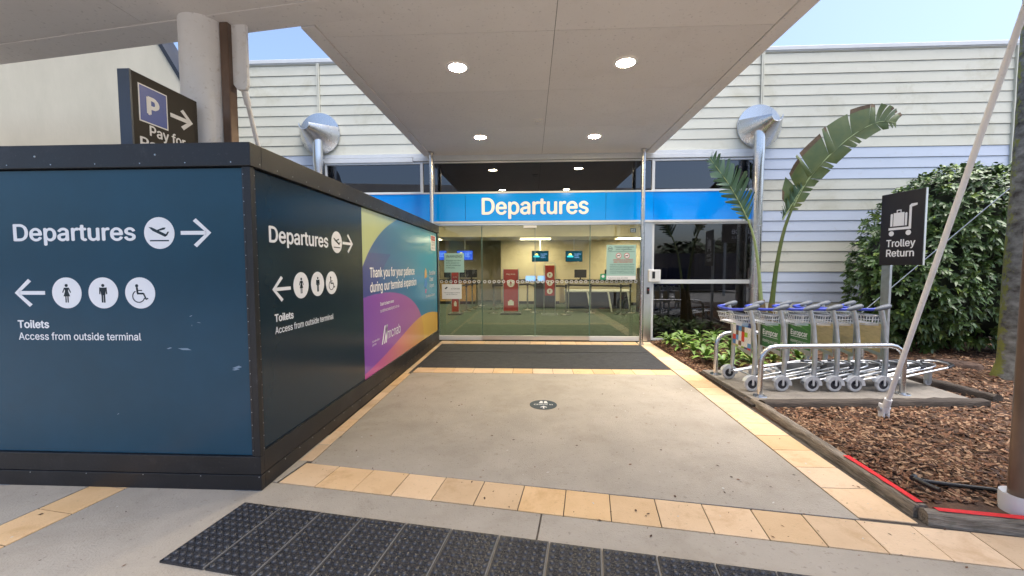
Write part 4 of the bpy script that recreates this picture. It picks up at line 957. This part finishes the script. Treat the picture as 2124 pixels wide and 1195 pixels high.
for q in range(22): scw.fprism(XZ(HY + .010), circ(-1.917, .28 + q * .09, .0032, 6), .0002, .002); scw.fprism(YZ(HX - .010), circ(2.655, .28 + q * .09, .0032, 6), .0002, .002)
for q in range(28): scw.fprism(YZ(HX + .012), circ(2.68 + q * .19, 2.25, .004, 6), .0002, .002); scw.fprism(YZ(HX), circ(2.68 + q * .19, .095, .004, 6), .0002, .002)
scw = hfix(scw.build('screws', M['galv'], hd)); tag(scw, kind='stuff')
hfix(sc_.build('scuff', pbr('scuff', (.22, .30, .38), .7), hd)); tag(bpy.data.objects['scuff'], kind='stuff')
# ================================================================== TROLLEYS
def europ(u, v):
    c = np.tile(S2L(18, 92, 52), (len(u), 1)); g = np.clip((u + .2) / .4 + (v - .6) * 1.2, 0, 1)[:, None]
    c = c * (1 - g * .5) + S2L(90, 150, 60) * g * .5; c[(u < -.15)] *= .35
    s = ((v * 40 + u * 14) % 3 < .5) & (v > .70); c[s] = c[s] * .6 + S2L(130, 190, 90) * .4
    return c
def collage(u, v):
    rng = np.random.default_rng(5); pal = [S2L(225, 225, 222)] * 3 + [S2L(232, 230, 225), S2L(90, 150, 205), S2L(40, 60, 120), S2L(205, 60, 40), S2L(60, 120, 185), S2L(215, 190, 150), S2L(150, 190, 60), S2L(235, 235, 235), S2L(110, 80, 60)]
    gi = ((u + .2) / .4 * 6).astype(int).clip(0, 5); gj = ((v - .43) / .37 * 6).astype(int).clip(0, 5)
    T = rng.integers(0, len(pal), (6, 6)); T[5, 0] = 9; T[2, 3] = 6; T[3, 3] = 6; T[4, 2] = 4; T[5, 4] = 4
    c = np.array([pal[T[b, a]] for a, b in zip(gi, gj)]); return c * (0.9 + .1 * np.sin(u * 160) * np.sin(v * 130))[:, None]
def make_trolley(adv):
    t = empty('luggage_trolley', (0, 0, 0), 'x', 'luggage trolley', group='luggage trolleys nested on the concrete pad')
    for s in (-1, 1):
        y = s * .262
        wv = MB().lathe([(.052, -.016), (.078, -.018), (.086, -.010), (.086, .010), (.078, .018), (.052, .016)], 26, (0, y, .086), axis='y').build('wheel', M['tyre'], t, smooth=50)
        MB().lathe([(.0001, -.014), (.03, -.014), (.055, -.010), (.055, .010), (.03, .014), (.0001, .014)], 20, (0, y, .086), axis='y').build('hub', M['hub'], wv, smooth=40)
        MB().lathe([(.0001, -.032), (.014, -.032), (.014, .03), (.0001, .03)], 10, (0, y, .086), axis='y').build('axle_cap', M['galv'], wv)
        f = MB(); n = 12                                        # mudguard: arched shell with a skirt
        ang = [R(-5 + 165 * i / n) for i in range(n + 1)]; rr = .105
        for a in ang:
            cx, cz = math.cos(a) * rr, math.sin(a) * rr + .086
            for yy_, q in ((-.030, .60), (-.030, 1.), (.030, 1.), (.030, .60)): f.v.append((cx * q, y + yy_, .086 + (cz - .086) * q))
        for i in range(n):
            for j in range(3): f.f.append((i * 4 + j, (i + 1) * 4 + j, (i + 1) * 4 + j + 1, i * 4 + j + 1)); f.m.append(0)
        f.box(-.012, .012, y - .034, y - .028, .08, .17)
        f.build('wheel_cover', M['cover'], t, smooth=40)
        MB().tube([(.03, s * .245, .15), (.042, s * .242, .35), (.040, s * .238, .55), (.015, s * .236, .78), (-.02, s * .235, .93), (-.035, s * .235, .985)], .022, 10, sx=1.5).build('upright', M['galv'], t, smooth=60)
        g = MB(); nn = 12; mm = 8
        for i in range(nn + 1):
            a = math.pi * i / nn
            for j in range(mm):
                b_ = 2 * math.pi * j / mm; sx = -math.cos(a); rr = math.sin(a) ** .7 * (1.05 + .25 * sx)
                g.v.append((-.02 + sx * .095, s * .243 + math.cos(b_) * rr * .034, .995 + sx * .022 + math.sin(b_) * rr * .032))
        for i in range(nn):
            for j in range(mm): g.f.append((i * mm + j, i * mm + (j + 1) % mm, (i + 1) * mm + (j + 1) % mm, (i + 1) * mm + j)); g.m.append(0)
        g.build('grip', M['tgrey'], t, smooth=70)
    MB().tube([(-.06, -.24, .985), (-.12, -.225, .972), (-.19, -.15, .965), (-.21, 0, .965), (-.205, .12, .965), (-.18, .21, .97), (-.11, .236, .978), (-.06, .24, .985)], .017, 10).build('handle', M['tblue'], t, smooth=70)
    bk = MB(); r_ = .0038
    rim = [(-.0, -.215, .90), (-.19, -.20, .905), (-.20, .20, .905), (0, .215, .90)]
    bk.tube(rim, .0055, 6).tube([(-.02, -.20, .785), (-.16, -.185, .785), (-.165, .185, .785), (-.02, .20, .785)], r_ + .001, 6).tube([(-.01, -.21, .85), (-.175, -.195, .852), (-.185, .195, .852), (-.01, .21, .85)], r_, 5)
    bk.tube([(0, -.215, .90), (-.03, -.12, .875), (-.03, .12, .875), (0, .215, .90)], .0055, 6)
    for i in range(10):
        yy_ = -.18 + .04 * i; bk.tube([(-.195, yy_ * 1.05, .905), (-.163, yy_, .80), (-.01, yy_, .80), (-.005, yy_, .87)], r_, 5)
    for i in range(3): bk.tube([(-.05 - .04 * i, -.19, .80), (-.05 - .04 * i, .19, .80)], r_, 5)
    bk.tube([(-.09, -.207, .902), (-.085, -.19, .80)], r_, 5).tube([(-.09, .207, .902), (-.085, .19, .80)], r_, 5)
    bk.build('basket', M['alu'], t, smooth=60)
    MB().box(.004, .014, -.215, .215, .82, .90).build('back_board', M['tgrey'], t)
    fr = Fr((.012, 0, 0), (0, -1, 0), (0, 0, 1))               # seen from behind the trolley
    bd = MB().fprism(fr, [(-.21, .47), (.21, .405), (.21, .80), (-.21, .80)], -.008, 0).build('advert_board', M['galv'], t)
    if adv == 'bare': MB().fprism(fr, [(-.2, .50), (.2, .45), (.2, .795), (-.2, .795)], .0005, .0015).build('board_face', M['tboard'], bd)
    else:
        p = printed('advert', fr, -.2, .2, .47, .795, 60, 50, europ if adv == 'green' else collage, M['printt'], bd, w=.001)
        if adv == 'green':
            text(fr, 'europcar.com.au', -.12, .735, .17, .015, M['vinyl'], bd, w=.0015)
            text(fr, 'Europcar', -.14, .625, .29, .062, M['vinyl'], bd, bold=.02, w=.0015); MB().fbox(fr, -.14, .15, .602, .608, .0015, .0022).build('rule', M['vinyl'], bd)
            text(fr, 'moving your way', -.14, .53, .30, .04, M['vinyl'], bd, w=.0015)
    # platform: two loops of tube rising to the front, plate, front leg and castor
    z_ = lambda x: .115 + .165 * (x / .95)
    def loop(w0, w1, L_, dz, r):
        pts = [(.02, -w0, z_(.02) + dz), (.2, -w0, z_(.2) + dz), (L_ - .14, -w1, z_(L_ - .14) + dz), (L_ - .05, -w1 * .75, z_(L_ - .05) + dz), (L_, -w1 * .3, z_(L_) + dz), (L_, w1 * .3, z_(L_) + dz), (L_ - .05, w1 * .75, z_(L_ - .05) + dz), (L_ - .14, w1, z_(L_ - .14) + dz), (.2, w0, z_(.2) + dz), (.02, w0, z_(.02) + dz)]
        return MB().tube(pts, r, 8)
    loop(.235, .175, .98, 0, .0125).build('platform_tube', M['alu'], t, smooth=60)
    loop(.16, .12, .84, .012, .010).build('platform_tube', M['alu'], t, smooth=60)
    MB().tube([(.1, -.235, z_(.1)), (.1, .235, z_(.1))], .011, 8).tube([(.45, -.2, z_(.45)), (.45, .2, z_(.45))], .009, 8).build('cross_tube', M['galv'], t, smooth=60)
    pl = MB(); pts = [(.50, -.115), (.74, -.105), (.80, -.07), (.82, 0), (.80, .07), (.74, .105), (.50, .115)]
    pl.v = [(x, y, z_(x) + .004) for x, y in pts] + [(x, y, z_(x) + .014) for x, y in pts]; n = len(pts); pl.f = [tuple(range(n - 1, -1, -1)), tuple(range(n, 2 * n))] + [(i, (i + 1) % n, n + (i + 1) % n, n + i) for i in range(n)]; pl.m = [0] * len(pl.f)
    pl.build('platform_plate', M['black'], t)
    b_ = MB().tube([(.86, -.168, z_(.86)), (.95, -.135, z_(.95)), (.995, -.05, z_(.99)), (.995, .05, z_(.99)), (.95, .135, z_(.95)), (.86, .168, z_(.86))], .019, 8); b_.build('bumper', M['black'], t, smooth=60)
    MB().box(.78, .82, -.035, .035, .03, z_(.8) - .01).build('front_leg', M['galv'], t, bevel=.006)
    cw = MB().lathe([(.0001, -.014), (.035, -.014), (.040, -.01), (.040, .01), (.035, .014), (.0001, .014)], 16, (.80, 0, .04), axis='y').build('castor', M['tyre'], t, smooth=40)
    return t
spots = [(2.625, 5.06, 'collage', 'leftmost nested luggage trolley with a picture collage board'), (2.975, 5.07, 'green', 'second trolley from the left with a green Europcar board'.replace('Europcar ', '')),
         (3.325, 5.075, 'green', 'third trolley from the left, its green advert board next to bare ones'), (3.585, 5.08, 'bare', 'fourth trolley from the left with a bare golden board'),
         (3.82, 5.085, 'bare', 'fifth trolley from the left with a bare golden board'), (4.15, 5.10, 'bare', 'foremost trolley at the right end, platform sticking out of the row')]
proto = {}
for i, (x_, y_, a, lab) in enumerate(spots):
    if a not in proto: t = make_trolley(a); proto[a] = t
    else: t = copy_tree(proto[a])
    t.location = (x_, y_, .060); t.rotation_euler = (0, 0, R(2.0 + random.uniform(-1, 1))); t['label'] = lab
# steel hoops
def hoop(a, b, h, lab, r=.028):
    a, b = Vector(a), Vector(b); d = (b - a).normalized(); L_ = (b - a).length; c = .17
    o = empty('guard_rail', a, lab, 'guard rail', group='steel hoops around the trolley pad')
    pts = [Vector((0, 0, 0)), Vector((0, 0, h - c))] + [d * (c - c * math.cos(R(q))) + Vector((0, 0, h - c + c * math.sin(R(q)))) for q in (22, 45, 68, 90)]
    pts += [d * (L_ - c + c * math.sin(R(q))) + Vector((0, 0, h - c + c * math.cos(R(q)))) for q in (0, 22, 45, 68, 90)] + [d * L_]
    MB().tube(pts, r, 14).build('tube', M['steel'], o, smooth=60)
    for p in (Vector((0, 0, 0)), d * L_): MB().lathe([(.0001, .012), (.07, .010), (.075, 0)], 20, p).build('foot_plate', M['steel'], o)
    return o
hoop((2.63, 4.62, .06), (4.32, 4.76, .06), .57, 'polished steel hoop rail along the near side of the trolleys')
hoop((2.56, 5.56, .06), (4.62, 5.72, .06), .57, 'polished steel hoop rail along the far side of the trolleys')
# trolley return sign
ts = empty('trolley_return_sign', (4.84, 5.48, 0), 'black Trolley Return sign on a pale metal post behind the trolleys', 'sign')
FT = Fr((-.02, .27, 0), (.09, -1, 0), (0, 0, 1))
MB().fbox(FT, 0, .56, 1.555, 2.51, -.02, 0).build('board', M['signblack'], ts, bevel=.004)
MB().fbox(FT, .561, .569, 1.555, 2.51, -.022, .001).build('edge', M['alu'], ts)
MB().fbox(FT, .02, .14, 0, 1.556, -.055, -.02).fbox(FT, .02, .14, 1.556, 2.3, -.055, -.021).build('post', M['galv'], ts, bevel=.004)
text(FT, 'Trolley', .095, 1.80, .37, .092, M['vinyl'], ts, bold=.02); text(FT, 'Return', .10, 1.67, .355, .092, M['vinyl'], ts, bold=.02)
sy = MB(); P_ = lambda a: sy.fprism(FT, a, .0005, .002)
P_([(.12, 2.035), (.13, 2.02), (.40, 2.075), (.40, 2.10), (.12, 2.06)]) if False else P_([(.115, 2.02), (.405, 2.02), (.405, 2.052), (.115, 2.052)])
P_([(.375, 2.052), (.405, 2.052), (.405, 2.30), (.375, 2.32)]); P_([(.375, 2.32), (.405, 2.30), (.47, 2.315), (.47, 2.34), (.40, 2.34)])
P_(circ(.155, 1.975, .034, 18)); P_(circ(.375, 1.975, .034, 18)); P_([(.175, 2.07), (.315, 2.07), (.315, 2.245), (.175, 2.245)]); P_([(.135, 2.07), (.165, 2.07), (.165, 2.23), (.15, 2.24), (.135, 2.23)]); P_([(.325, 2.07), (.352, 2.07), (.352, 2.23), (.34, 2.24), (.325, 2.23)])
P_([(.215, 2.245), (.225, 2.245), (.225, 2.27), (.265, 2.27), (.265, 2.245), (.275, 2.245), (.275, 2.282), (.215, 2.282)])
sy.build('symbol', M['vinyl'], ts)
# stay cable
tag(MB().tube([(4.55, 6.75, -.02), (7.6, 5.75, 3.62)], .007, 8).build('stay_cable', M['galv'], smooth=60), 'thin taut steel cable slanting up in front of the shrub', 'cable')

# ================================================================== PLANTS
def leaf_strip(mb, p0, d, up, L_, W_, droop, mi=0, n=4, fold=.15):
    """strap or oval leaf: n segments, folded along the rib"""
    d = d.normalized(); side = d.cross(up).normalized(); b = len(mb.v)
    for i in range(n + 1):
        t = i / n; c = p0 + d * (L_ * t) - Vector((0, 0, 1)) * droop * t * t * L_ ; w_ = W_ * (math.sin(math.pi * min(.98, .12 + t * .86)) ** .7) if i < n else W_ * .06
        nn = side.cross(d)
        mb.v += [tuple(c - side * w_ + nn * w_ * fold), tuple(c), tuple(c + side * w_ + nn * w_ * fold)]
    for i in range(n):
        q = b + i * 3; mb.f += [(q, q + 1, q + 4, q + 3), (q + 1, q + 2, q + 5, q + 4)]; mb.m += [mi, mi]
# rounded shrub by the wall
sh = empty('shrub', (7.35, 7.15, 0), 'big rounded dark green shrub against the terminal wall', 'shrub')
lumps = [((.0, .15, 1.55), (1.55, .95, 1.62)), ((-.75, .0, 1.25), (.95, .8, 1.2)), ((.7, -.1, 1.9), (1.0, .8, 1.35)), ((-.2, -.1, 2.05), (1.0, .7, 1.15)), ((1.0, 0, 1.0), (.9, .75, 1.0)), ((-.55, .05, 1.9), (.8, .65, .85))]
fo = MB(); cnt = 0
def inside(p, j):
    for q, (c, s) in enumerate(lumps):
        if q != j and sum(((p[i] - c[i]) / (s[i] * .93)) ** 2 for i in range(3)) < 1: return True
    return False
while cnt < 2300:
    j = random.randrange(len(lumps)); c, s = lumps[j]
    v = Vector((random.gauss(0, 1), random.gauss(0, 1), random.gauss(0, 1))).normalized()
    if v.y > .55: continue
    k = random.uniform(.86, 1.02); p = Vector((c[0] + v.x * s[0] * k, c[1] + v.y * s[1] * k, c[2] + v.z * s[2] * k))
    if p.z < .22 or p.y > 1.0 or inside(p, j): continue
    cnt += 1; nrm = Vector((v.x / s[0], v.y / s[1], v.z / s[2])).normalized(); nrm = (nrm + Vector((random.gauss(0, .25), random.gauss(0, .25), random.gauss(0, .25) + .25))).normalized()
    t1 = nrm.cross(Vector((random.gauss(0, 1), random.gauss(0, 1), random.gauss(0, 1)))).normalized()
    nl = random.randint(7, 11); young = random.random() < (.30 if nrm.z > .35 else .07); tilt = random.uniform(.2, .8)
    for q in range(nl):
        a = q * 2.4 + random.uniform(-.2, .2); dd = (Matrix.Rotation(a, 3, nrm) @ t1) + nrm * (tilt if q < nl - 3 else 1.2)
        leaf_strip(fo, p + nrm * random.uniform(-.05, .05), dd, nrm + Vector((0, 0, .01)), random.uniform(.065, .12) * (.8 if young else 1), random.uniform(.015, .023), random.uniform(.1, .5), 1 if young and q > nl - 5 else 0, 3)
fol = fo.build('foliage', [M['leafd'], M['leafy']], sh, smooth=80); tag(fol, kind='stuff')
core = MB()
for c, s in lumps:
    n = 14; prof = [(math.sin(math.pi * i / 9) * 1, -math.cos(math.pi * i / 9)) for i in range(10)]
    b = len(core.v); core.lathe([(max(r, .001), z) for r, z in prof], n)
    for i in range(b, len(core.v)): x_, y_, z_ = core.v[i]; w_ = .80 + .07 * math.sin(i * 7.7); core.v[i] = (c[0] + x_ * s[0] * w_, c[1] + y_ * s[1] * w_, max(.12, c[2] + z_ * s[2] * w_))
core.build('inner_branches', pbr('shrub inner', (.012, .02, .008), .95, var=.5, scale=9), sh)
MB().tube([(0, .1, -.02), (.03, .1, .5)], [.07, .05], 8).tube([(.3, .0, -.02), (.4, 0, .6)], [.05, .03], 8).tube([(-.4, .1, -.02), (-.5, 0, .6)], [.045, .03], 8).build('trunk', M['wood'], sh)
# bromeliad clumps
def brom_mesh(L_, W_, m):
    mb = MB(); leaf_strip(mb, Vector((0, 0, 0)), Vector((.72, 0, .72)), Vector((0, 0, 1)), L_, W_, .55, 0, 6, .35); me = mb.mesh('leaf', 80); me.materials.append(M[m]); return me
BM = [brom_mesh(.24, .022, 'brom'), brom_mesh(.19, .02, 'brom'), brom_mesh(.28, .023, 'brom'), brom_mesh(.20, .021, 'bromy')]
bp_ = [(2.66, 7.85), (2.95, 7.90), (2.62, 7.50), (2.92, 7.45), (3.22, 7.70), (2.68, 7.10), (3.0, 7.05), (3.30, 7.25), (2.72, 6.70), (3.05, 6.62), (3.40, 6.85), (2.76, 6.33), (3.10, 6.22), (3.42, 6.40), (3.55, 7.55), (2.85, 5.98), (3.3, 6.0), (3.7, 6.2), (3.85, 7.0), (3.6, 7.95), (4.15, 6.3), (4.3, 6.9)]
bo_ = sorted(bp_, key=lambda p: -p[1])
for i, (x_, y_) in enumerate(bp_):
    rk = bo_.index((x_, y_)); side_ = 'touching the entrance tiles' if x_ < 2.8 else ('in the middle of the bed' if x_ < 3.35 else 'on the trolley side of the bed')
    o = empty('bromeliad', (x_, y_, bz(x_, y_) + .02), 'bromeliad %s, %s nearest the window wall' % (side_, (ORD + ['eighteenth', 'nineteenth', 'twentieth', 'twenty-first', 'twenty-second'])[rk]), 'plant', rz=random.uniform(0, 6), group='bromeliads between the entrance and the trolleys')
    s_ = random.uniform(1.15, 1.55)
    for q in range(17):
        l = link('leaf', random.choice(BM[:3]) if random.random() < .88 else BM[3], None, o); ring = q / 17
        l.rotation_euler = (random.uniform(-.2, .2), -ring * .75 + .25 + random.uniform(-.12, .12), q * 2.399 + random.uniform(-.2, .2)); l.scale = (s_ * random.uniform(.85, 1.15),) * 3; l.location = (0, 0, .02 + ring * .06)
# bird of paradise plants: trunk, stalk, torn leaf
def bez(pts, n):
    out = []; pts = [Vector(p) for p in pts]; k = len(pts) - 1
    for i in range(n + 1):
        t = i / n * k; j = min(int(t), k - 1); f = t - j; p0 = pts[max(j - 1, 0)]; p1 = pts[j]; p2 = pts[j + 1]; p3 = pts[min(j + 2, k)]
        out.append(.5 * ((2 * p1) + (p2 - p0) * f + (2 * p0 - 5 * p1 + 4 * p2 - p3) * f * f + (3 * p1 - 3 * p2 + p3 - p0) * f ** 3))
    return out
def torn_leaf(parent, rib, wl, wr, nseg, lean, mat, edgem, tear, seed):
    rnd_ = random.Random(seed); P0 = bez(rib, nseg * 3); mb = MB()
    for side, wd in ((-1, wl), (1, wr)):
        i = 0
        while i < nseg * 3:
            step = rnd_.choice((1, 2, 2, 3)) if tear > .5 else rnd_.choice((2, 4, 6, 8)); j = min(i + step, nseg * 3)
            if tear > .5 and rnd_.random() < .04: i = j; continue
            T = rnd_.uniform(.80, 1.08) if tear > .5 else rnd_.uniform(.93, 1.03); cup = rnd_.uniform(-.08, .16) if tear > .5 else rnd_.uniform(-.12, .12)
            b = len(mb.v); NS = 5; cols = [i + (j - i) * q / 2 for q in range(3)]
            for q, cc in enumerate(cols):
                t = cc / (nseg * 3); c0 = P0[int(cc)] if cc == int(cc) else (P0[int(cc)] + P0[min(int(cc) + 1, nseg * 3)]) / 2
                tg = (P0[min(int(cc) + 1, nseg * 3)] - P0[max(int(cc) - 1, 0)]).normalized(); nv = Vector((0, -1, .12)); sd_ = tg.cross(nv).normalized() * side
                prof = math.sin(math.pi * min(1, .10 + .87 * t)) ** .55; w_ = wd * prof * T * (1 - .02 * q * tear)
                dirn = (sd_ * math.cos(lean) + tg * math.sin(lean)).normalized()
                shr = 1 - (.55 * tear) * 0
                for s2 in range(NS + 1):
                    f = s2 / NS; pinch = (q - 1) * -.016 * f * f * (1 + tear * .5)
                    p = c0 + dirn * w_ * f + tg * pinch - Vector((0, 0, 1)) * w_ * .18 * f * f + Vector((0, -1, 0)) * (cup * f * f + .03 * math.sin(cc * 1.3 + f * 2)) * w_ * 1.2 + tg * w_ * .15 * f * f
                    mb.v.append(tuple(p))
            for q in range(2):
                for s2 in range(NS):
                    a = b + q * (NS + 1) + s2; mb.f.append((a, a + 1, a + NS + 2, a + NS + 1)); mb.m.append(1 if (edgem and s2 == NS - 1 and side == -1 and rnd_.random() < .65) else 0)
            i = j
    l = mb.build('leaf', [mat, M['leafbrown']], parent, smooth=80)
    MB().tube(P0[::3], [.013 * (1 - .75 * i / nseg) for i in range(nseg + 1)], 6).build('rib', M['rib'], l, smooth=80)
    return l
B1 = Vector((3.80, 6.62, .0)); b1 = empty('bird_of_paradise_plant', B1, 'bird of paradise plant with one narrow torn leaf standing before the blue fascia', 'plant')
rel = lambda pts, B: [tuple(Vector(p) - B) for p in pts]
MB().tube(bez(rel([(3.80, 6.62, -.05), (3.78, 6.62, .5), (3.74, 6.61, 1.0)], B1), 6), [.11, .10, .095, .085, .07, .055, .045], 12).build('trunk', M['sheath'], b1, smooth=70)
MB().tube(bez(rel([(3.76, 6.62, .7), (3.70, 6.6, 1.3), (3.60, 6.58, 1.9), (3.47, 6.56, 2.28)], B1), 10), [.04, .035, .03, .027, .024, .022, .02, .018, .016, .015, .014], 10).build('stem', M['rib'], b1, smooth=70)
torn_leaf(b1, rel([(3.47, 6.56, 2.26), (3.33, 6.54, 2.52), (3.13, 6.52, 2.84), (2.82, 6.50, 3.24)], B1), .22, .42, 13, .62, M['strel'], False, 1., 3)
B2 = Vector((3.93, 6.55, .0)); b2 = empty('bird_of_paradise_plant', B2, 'taller bird of paradise plant with a long arching leaf browned along its edge', 'plant')
MB().tube(bez(rel([(3.93, 6.55, -.05), (3.90, 6.55, .4), (3.87, 6.55, .95)], B2), 6), [.13, .125, .12, .10, .08, .06, .045], 12).build('trunk', M['sheath'], b2, smooth=70)
MB().tube(bez(rel([(3.86, 6.55, .8), (3.92, 6.55, 1.5), (4.02, 6.55, 2.1), (4.15, 6.55, 2.5)], B2), 10), [.045, .04, .035, .032, .03, .028, .026, .024, .022, .02, .018], 10).build('stem', M['strelo'], b2, smooth=70)
torn_leaf(b2, rel([(4.0, 6.56, 2.28), (4.12, 6.55, 2.5), (4.28, 6.54, 2.8)], B2), .24, .03, 9, .75, M['strel'], False, 1., 21)
torn_leaf(b2, rel([(4.12, 6.55, 2.42), (4.30, 6.55, 2.80), (4.52, 6.53, 3.12), (4.92, 6.5, 3.52), (5.30, 6.48, 3.74), (5.56, 6.45, 3.72)], B2), .46, .17, 17, .42, M['strelo'], True, .45, 9)
# palm trunk at the right edge, crown above the frame
pt = empty('palm_tree', (6.42, 5.45, 0), 'mossy palm trunk with a yellow green stripe at the right of the bed', 'palm tree')
mb = MB(); n = 28; hs = [-.05, .05, .15, .3] + [.3 + .16 * i for i in range(1, 46)]
for q, z_ in enumerate(hs):
    rr = .265 if z_ < .1 else (.235 if z_ < .25 else .21 - .006 * z_)
    for j in range(n):
        a = 2 * math.pi * j / n; r2 = rr * (1 + .03 * math.sin(3 * a + z_ * 1.3) + random.uniform(-.022, .022)); mb.v.append((math.cos(a) * r2, math.sin(a) * r2, z_))
for q in range(len(hs) - 1):
    for j in range(n): mb.f.append((q * n + j, q * n + (j + 1) % n, (q + 1) * n + (j + 1) % n, (q + 1) * n + j)); mb.m.append(0)
mb.build('trunk', M['bark'], pt, smooth=80)
cr_ = MB()
for q in range(16):
    a = q * 2.4; el = random.uniform(-.1, 1.0); L_ = random.uniform(1.8, 2.4); base = Vector((0, 0, hs[-1])); d = Vector((math.cos(a) * math.cos(el), math.sin(a) * math.cos(el), math.sin(el)))
    pts = [base + d * L_ * t - Vector((0, 0, 1)) * (.9 * t * t) for t in np.linspace(0, 1, 9)]; cr_.tube(pts, .014, 4)
    for i in range(1, 9):
        tg = (pts[i] - pts[i - 1]).normalized(); sd_ = tg.cross(Vector((0, 0, 1))).normalized()
        for s_ in (-1, 1):
            for f in (0, .5): leaf_strip(cr_, pts[i - 1].lerp(pts[i], f), sd_ * s_ + tg * .5, Vector((0, 0, 1)), .45 * (1 - .4 * i / 9), .02, .5, 0, 2)
cr_.build('crown', M['leafd'], pt)

# ================================================================== WHAT LIES BEHIND THE CAMERA (seen in the glass)
def far_tree(x, y, h, r, lab):
    o = empty('far_tree', (x, y, 0), lab, 'tree', group='trees across the road'); MB().tube([(0, 0, -.1), (.1, 0, h * .3), (0, 0, h * .7)], [.3, .22, .1], 7).build('trunk', M['wood'], o)
    c = MB()
    for q in range(640):
        v = Vector((random.gauss(0, 1), random.gauss(0, 1), random.gauss(0, 1))).normalized() * random.uniform(.5, 1.05); p = Vector((v.x * r, v.y * r, h * .65 + v.z * h * .36)); leaf_strip(c, p, Vector((random.gauss(0, 1), random.gauss(0, 1), random.gauss(0, .5))), Vector((0, .1, 1)), .9, .35, .3, 0, 2)
    c.build('crown', M['treed'], o); return o
for i, (x_, y_, h, r) in enumerate(((-14, -30, 4.6, 3.6), (-5, -34, 5.4, 4), (3, -31, 4.2, 3.3), (10, -33, 5, 3.6), (18, -30, 4.4, 3.6), (26, -33, 5.6, 4), (-24, -32, 5, 4))):
    far_tree(x_, y_, h, r, 'leafy tree across the road, %s of the row reflected in the glass' % ORD[i])
ab = empty('airline_sign', (10.9, -4.6, 0), 'dark airline sign on posts reflected in the terminal window', 'sign')
MB().box(-1.0, 1.0, -.06, .06, 2.75, 3.7).build('board', M['signblack'], ab); MB().box(-.9, -.8, -.05, .05, 0, 2.75).box(.8, .9, -.05, .05, 0, 2.75).build('post', M['galv'], ab)
FA = Fr((0, .062, 0), (-1, 0, 0), (0, 0, 1)); text(FA, 'Alliance', -.75, 3.2, 1.3, .28, M['vinyl'], ab, bold=.02); text(FA, 'AIRLINES', -.4, 2.95, .95, .12, M['vinyl'], ab)
kb2 = empty('site_container', (9.5, -9, 0), 'dark blue shipping container across the kerb, reflected in the glass', 'container')
MB().box(-3, 3, -1.2, 1.2, .1, 2.3).build('body', M['navyd'], kb2)
rr_ = MB()
for i in range(24): rr_.box(-2.95 + i * .25, -2.83 + i * .25, 1.2, 1.23, .2, 2.2)
tag(rr_.build('corrugation', M['navyd'], kb2), kind='stuff')
print('objects', len(bpy.data.objects), 'tiles', tile_n, 'font', bool(FONT))
